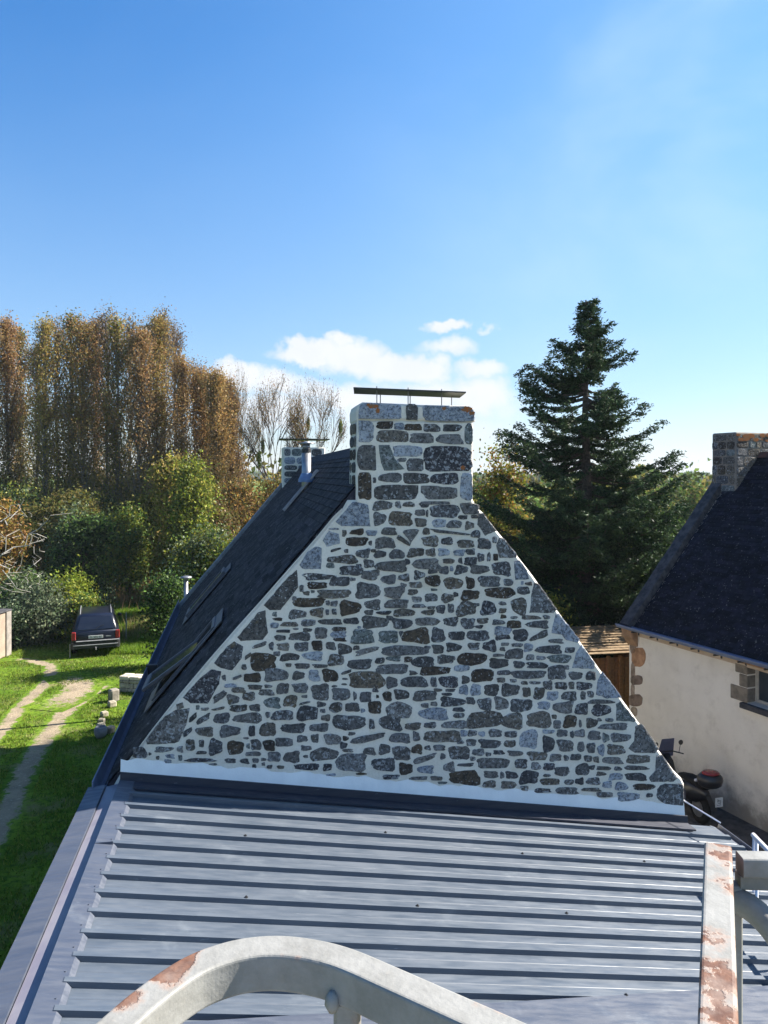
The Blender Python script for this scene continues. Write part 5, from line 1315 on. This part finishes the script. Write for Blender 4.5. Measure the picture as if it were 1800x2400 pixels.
# --- big conifer
def conifer():
    Z = 24.5; x, y = at(1377, Z); h = CAMZ+(HY-703)/F*Z
    root = empty('conifer_tree', (x, y, 0), 0, 'tall dark spreading conifer rising behind the right slope of the gable', 'tree')
    mb = MB(); tr = wobble((0, 0, 0), (-.05, 0, h), 10, .03); tube_mesh(mb, tr, .30, .02, 10)
    P, D, C_ = [], [], []
    prof = [(0, 2.2), (.12, 3.0), (.28, 3.3), (.42, 3.25), (.50, 3.15), (.56, 2.75), (.62, 2.45), (.70, 2.2), (.76, 1.7), (.80, 1.5), (.84, 1.4), (.87, 1.05), (.90, .72), (.93, .46), (.96, .30), (1, .08)]
    def rad(t):
        for (a, b), (c, d) in zip(prof[:-1], prof[1:]):
            if a <= t <= c: return b+(d-b)*(t-a)/(c-a)
        return .1
    t = .10
    while t < .985:
        nb = (8 if t < .5 else 6) if t < .9 else 5
        for k in range(nb):
            ph = random.uniform(0, 6.283); Lb = rad(t)*random.uniform(.42, 1.2) * (1.14 if math.cos(ph) < 0 and .55 < t < .85 else (.86 if t > .5 else 1))
            tt = t+random.uniform(-.022, .022); p = Vector((0, 0, h*tt)); rise = random.uniform(-.02, .20)+.14*(t > .75)
            pts = []
            for i in range(7):
                s = i/6; pts.append(p + Vector((math.cos(ph)*Lb*s, math.sin(ph)*Lb*s, Lb*(rise*s - .16*math.sin(s*3.0) + .10*s*s))))
            tube_mesh(mb, pts, .022+.012*Lb, .006, 5)
            # side sprays, flat fans with needles
            ns = int(5+Lb*9)
            for j in range(ns):
                s = .16+.84*(j+random.random())/ns; q = pts[min(5, int(s*6))].lerp(pts[min(6, int(s*6)+1)], s*6-int(min(5.999, s*6)))
                sd = random.choice((-1, 1)); fa = ph+sd*R(random.uniform(25, 68)); Ls = (.22+.36*Lb*(1-s*.72)*.5)*random.uniform(.7, 1.2)
                d = Vector((math.cos(fa), math.sin(fa), random.uniform(-.16, .14))).normalized()
                nn_ = int(14+Ls*52); r_ = np.random.rand(nn_)[:, None] if False else rng.random((nn_, 1))
                pp = np.array(list(q))+np.array(list(d))*r_*Ls + rng.normal(size=(nn_, 3))*np.array([.055, .055, .035])
                P.append(pp); dd = np.array(list(d))*np.ones((nn_, 1)) + rng.normal(size=(nn_, 3))*.5; D.append(dd)
                tone = random.uniform(.7, 1.3); C_.append(pick([(.035, .06, .025), (.048, .082, .032), (.028, .045, .022), (.062, .095, .036)], nn_)*tone)
        t += (.0205 if t < .9 else .016) if t > .5 else .0150
    mb.build('trunk', M_bark, root)
    P = np.concatenate(P); D = np.concatenate(D); C_ = np.concatenate(C_); D /= np.linalg.norm(D, axis=1)[:, None]
    print('conifer', len(P))
    quads_obj('crown', leaf_quads(P, .042, 3.0, 0, D), C_, M_needle, root)
conifer()
DG2 = [(.045, .085, .022), (.06, .11, .03), (.08, .13, .035)]
B('yew_tree', 1545, 26, 1185, 80, 22000, .085, DG2, 'bright green tree right of the conifer trunk above the slate roof', 'tree')
B('yew_tree', 1490, 24, 1300, 60, 14000, .08, DG2+DKG, 'mid green bush climbing between the conifer and the neighbour roof', 'bush')
B('maple_tree', 1172, 30, 1020, 62, 11000, .09, YLG+AUT, 'yellow leaved tree directly right of the big chimney', 'tree')
B('maple_tree', 1215, 27, 1165, 62, 8000, .085, YLG+LOWG+OLIV, 'olive yellow tree peeping over the upper right slope of the gable', 'tree')
B('maple_tree', 1275, 22, 1360, 34, 3200, .075, YLG+LOWG, 'small yellow green sapling above the round patch of the gable slope', 'tree')
B('maple_tree', 1438, 28, 1195, 34, 5000, .08, YLG+AUT, 'small golden tree showing through the conifer branches', 'tree')
B('laurel_bush', 1462, 23.0, 1440, 26, 5200, .065, GRG+DKG, 'grey green bush at the corner of the beige house above the shed')
B('laurel_bush', 1345, 27, 1215, 90, 17000, .10, DKG, 'very dark undergrowth bush behind the conifer trunk')
B('laurel_bush', 1300, 25, 1290, 85, 14000, .09, DKG+DG2, 'dark undergrowth bush left of the conifer trunk')
B('laurel_bush', 1420, 26.5, 1290, 80, 14000, .09, DKG, 'dark undergrowth bush right of the conifer trunk')
B('birch_tree', 1660, 36, 1205, 40, 5000, .09, YLG+AUT, 'small yellow tree just left of the neighbour chimney coping', 'tree')
B('oak_tree', 1620, 62, 1128, 48, 9000, .16, MDG+OLIV, 'round pale green tree in the hazy gap beside the neighbour chimney', 'tree')
B('oak_tree', 1562, 70, 1124, 40, 7000, .16, MDG+LOWG, 'darker distant tree left of the round pale green tree', 'tree')

# unseen trees added past the left edge to block sky light over the near lane
for i, (x, y, h_) in enumerate(((-15.5, 6, 9), (-14.5, 12.5, 9.5), (-17.5, 19, 9))):
    bush('field_tree', (x, y), [(0, 0, h_*.55, 2.6, 2.6, h_*.42), (1.2, -1, h_*.4, 1.6, 1.8, h_*.3), (-1, 1.4, h_*.45, 1.8, 1.8, h_*.3)], 9000, .22, DKG, ['nearest dark green tree beyond the left edge of the lane', 'middle dark green tree beyond the left edge of the lane', 'farthest dark green tree beyond the left edge, level with the track bend'][i], 'tree', clump=.5)
# --- tall dry grass and meadow grass
def blades(name, P, hgt, wd_, pal, lean=.35, kind='stuff'):
    n = len(P); a = rng.uniform(0, 6.283, n); hx = hgt*rng.uniform(.5, 1.3, n)
    dx, dy = np.cos(a)*wd_, np.sin(a)*wd_; lx, ly = rng.normal(size=n)*lean*hx, rng.normal(size=n)*lean*hx
    z = np.zeros(n)+.002
    V = np.stack([np.stack([P[:, 0]-dx, P[:, 1]-dy, z], 1), np.stack([P[:, 0]+dx, P[:, 1]+dy, z], 1), np.stack([P[:, 0]+lx, P[:, 1]+ly, hx], 1)], 1)
    return tag(quads_obj(name, V, pick(pal, n, .2), M_grass), kind=kind)
GRS = [(.16, .25, .03), (.23, .30, .035), (.10, .17, .02), (.30, .32, .07)]
def on_track(X, Y):
    m = np.zeros(len(X), bool)
    for tr, ww in ((TR1, .36), (TR2, .30), ([(95, 1665), (135, 1648), (165, 1632), (190, 1610)], .5)):
        w_ = np.array([onground(*p) for p in tr])
        for a, b in zip(w_[:-1], w_[1:]):
            t = np.clip(((X-a[0])*(b[0]-a[0])+(Y-a[1])*(b[1]-a[1]))/max(1e-6, ((b-a)**2).sum()), 0, 1)
            m |= np.hypot(X-a[0]-t*(b[0]-a[0]), Y-a[1]-t*(b[1]-a[1])) < ww
    return m
n = 230000; X = rng.uniform(-19, -4, n); Y = rng.uniform(9, 46, n)
cl = (np.sin(X*2.1+np.sin(Y*1.7)*2)+np.sin(Y*2.6+X*.7)+rng.normal(size=n)*.9) > -.9
keep = (np.abs(X/Y+.44) < .2) & ~on_track(X, Y) & cl & (X < -3.55-(Y-9)*.17); X, Y = X[keep], Y[keep]
blades('grass', np.stack([X, Y], 1), .075, .012, GRS)
n = 5200; c_ = np.array(at(342, 43.5)); P = c_ + rng.normal(size=(n, 2))*np.array([.9, 1.6])
blades('dry_grass', P, .85, .016, [(.42, .27, .13), (.36, .22, .12), (.30, .26, .10)], .18)
n = 1300; c_ = np.array(onground(345, 1480)); P = c_ + rng.normal(size=(n, 2))*np.array([.45, 1.1])
blades('dry_grass', P, .6, .014, [(.40, .33, .15), (.26, .30, .08)], .2)
# brighter tall meadow strip beyond the car
n = 60000; Y = rng.uniform(29.5, 47, n); X = Y*rng.uniform(-.41, -.26, n); blades('meadow_grass', np.stack([X, Y], 1), .20, .014, [(.20, .34, .03), (.26, .38, .05), (.16, .28, .03)], .3)

# ================================================================== guardrail of the work platform, close to the camera
HZ = CAMZ - .58
def gp(px, py, z=HZ):
    Y = (CAMZ-z)*F/(py-HY); return Vector(((px-CX)/F*Y, Y, z))
guard = empty('platform_guardrail', (0, .75, HZ), 0, 'chipped light grey tubular guardrail of the work platform in the foreground', 'guardrail')
def sqtube(mb, pts, w, h, r=.006, up=Vector((0, 0, 1))):
    """rounded rectangular tube swept along pts; top face at the points' height"""
    rings = []; pts = [Vector(p) for p in pts]
    for i, p in enumerate(pts):
        t = (pts[min(i+1, len(pts)-1)]-pts[max(i-1, 0)]).normalized(); s = t.cross(up).normalized(); u_ = s.cross(t)
        ring = []
        for (sx, sz) in ((1, 1), (-1, 1), (-1, -1), (1, -1)):
            for k in range(4):
                a0_ = {(1, 1): 0, (-1, 1): 90, (-1, -1): 180, (1, -1): 270}[(sx, sz)]; a_ = R(a0_+k*30)
                ring.append(p + s*(sx*(w/2-r)+r*math.cos(a_)) + u_*(sz*(h/2-r)+r*math.sin(a_)-h/2))
        rings.append(ring)
    mb.loft(rings)
OFF = Vector((0, .75, HZ))
# outer top edge of the hoop, read from the photograph, as a smooth curve in the rail's own plane
hp = [(120, 2470), (215, 2402), (300, 2330), (395, 2262), (470, 2224), (560, 2198), (650, 2190), (740, 2199), (830, 2222), (950, 2272), (1100, 2337), (1250, 2402), (1420, 2480)]
pts = [gp(*p) for p in hp]
def smooth(pts, k=6):
    out = []
    for i in range(len(pts)-1):
        p0, p1, p2, p3 = pts[max(0, i-1)], pts[i], pts[i+1], pts[min(len(pts)-1, i+2)]
        for j in range(k):
            t = j/k; out.append(.5*((2*p1)+(p2-p0)*t+(2*p0-5*p1+4*p2-p3)*t*t+(3*p1-p0-3*p2+p3)*t**3))
    return out+[pts[-1]]
curve = smooth(pts)
w_ = .042; shifted = []
for i, p in enumerate(curve):
    t = (curve[min(i+1, len(curve)-1)]-curve[max(i-1, 0)]).normalized(); s = t.cross(Vector((0, 0, 1)))
    shifted.append(p + s*(w_/2) - OFF)
mb = MB(); sqtube(mb, shifted, w_, .045, .004); mb.build('hoop', M_paintrust, guard)
# rail that runs back towards the camera on the right
a, b = gp(1683, 1978), gp(1683, 2470); t_ = (b-a)
mb = MB(); sqtube(mb, [a-OFF, (a+t_*.5)-OFF, b-OFF], .040, .05, .005); side = mb.build('side_rail', M_paintrust2, guard)
mb = MB(); c = a+Vector((.022, -.025, -.004)); sqtube(mb, [c-OFF, c+Vector((.5, -.02, 0))-OFF], .03, .03, .004); sqtube(mb, [c+Vector((0, .006, -.031))-OFF, c+Vector((.5, -.014, -.031))-OFF], .022, .022, .003)
mb.build('end_rail', M_paintrust, guard)
mb = MB(); q = [(1700, 2098, .66), (1735, 2114, .655), (1772, 2138, .66), (1808, 2175, .67), (1850, 2235, .69)]
P = []
for px, py, dz in q: P.append(gp(px, py+0, CAMZ-dz)-OFF)
mb.tube(smooth(P), .019, 12); mb.build('brace', M_paintrust, guard, True)
# uprights under the rails
mb = MB(); p = gp(815, 2330, CAMZ-.625)-OFF; mb.cbox((p.x-.016, p.y-.02, p.z-.55), (p.x+.016, p.y+.01, p.z+.003), .004); mb.build('upright', M_paintrust2, guard)
mb = MB(); p2 = gp(779, 2338, CAMZ-.618)-OFF; mb.loft([[(p2.x+.009*k*math.cos(t), p2.y-.004+.009*k*math.sin(t), p2.z+z) for t in [i*.785 for i in range(8)]] for z, k in ((-.014, .5), (-.006, 1), (.004, .9), (.010, .4))]); mb.build('weld_bead', M_paintrust2, guard, True)
mb = MB(); p = a-OFF; mb.cbox((p.x+.008, p.y-.03, p.z-.6), (p.x+.026, p.y+.0, p.z-.052), .003); mb.build('upright', M_paintrust, guard)
mb = MB(); j0 = gp(1683, 2440)-OFF; j1 = gp(1400, 2470)-OFF; sqtube(mb, [j1, j0], .04, .04, .006); mb.build('cross_rail', M_paintrust, guard)

# ================================================================== air
mh = bpy.data.materials.new('air'); mh.use_nodes = True; ht_ = mh.node_tree; ht_.nodes.clear()
pv = ht_.nodes.new('ShaderNodeVolumePrincipled'); pv.inputs['Color'].default_value = (.80, .88, 1, 1); pv.inputs['Density'].default_value = .00022
oo = ht_.nodes.new('ShaderNodeOutputMaterial'); ht_.links.new(pv.outputs[0], oo.inputs['Volume'])
mb = MB(); mb.box((-1000, -60, -1), (1000, 1600, 24)); tag(mb.build('haze', mh), kind='stuff')
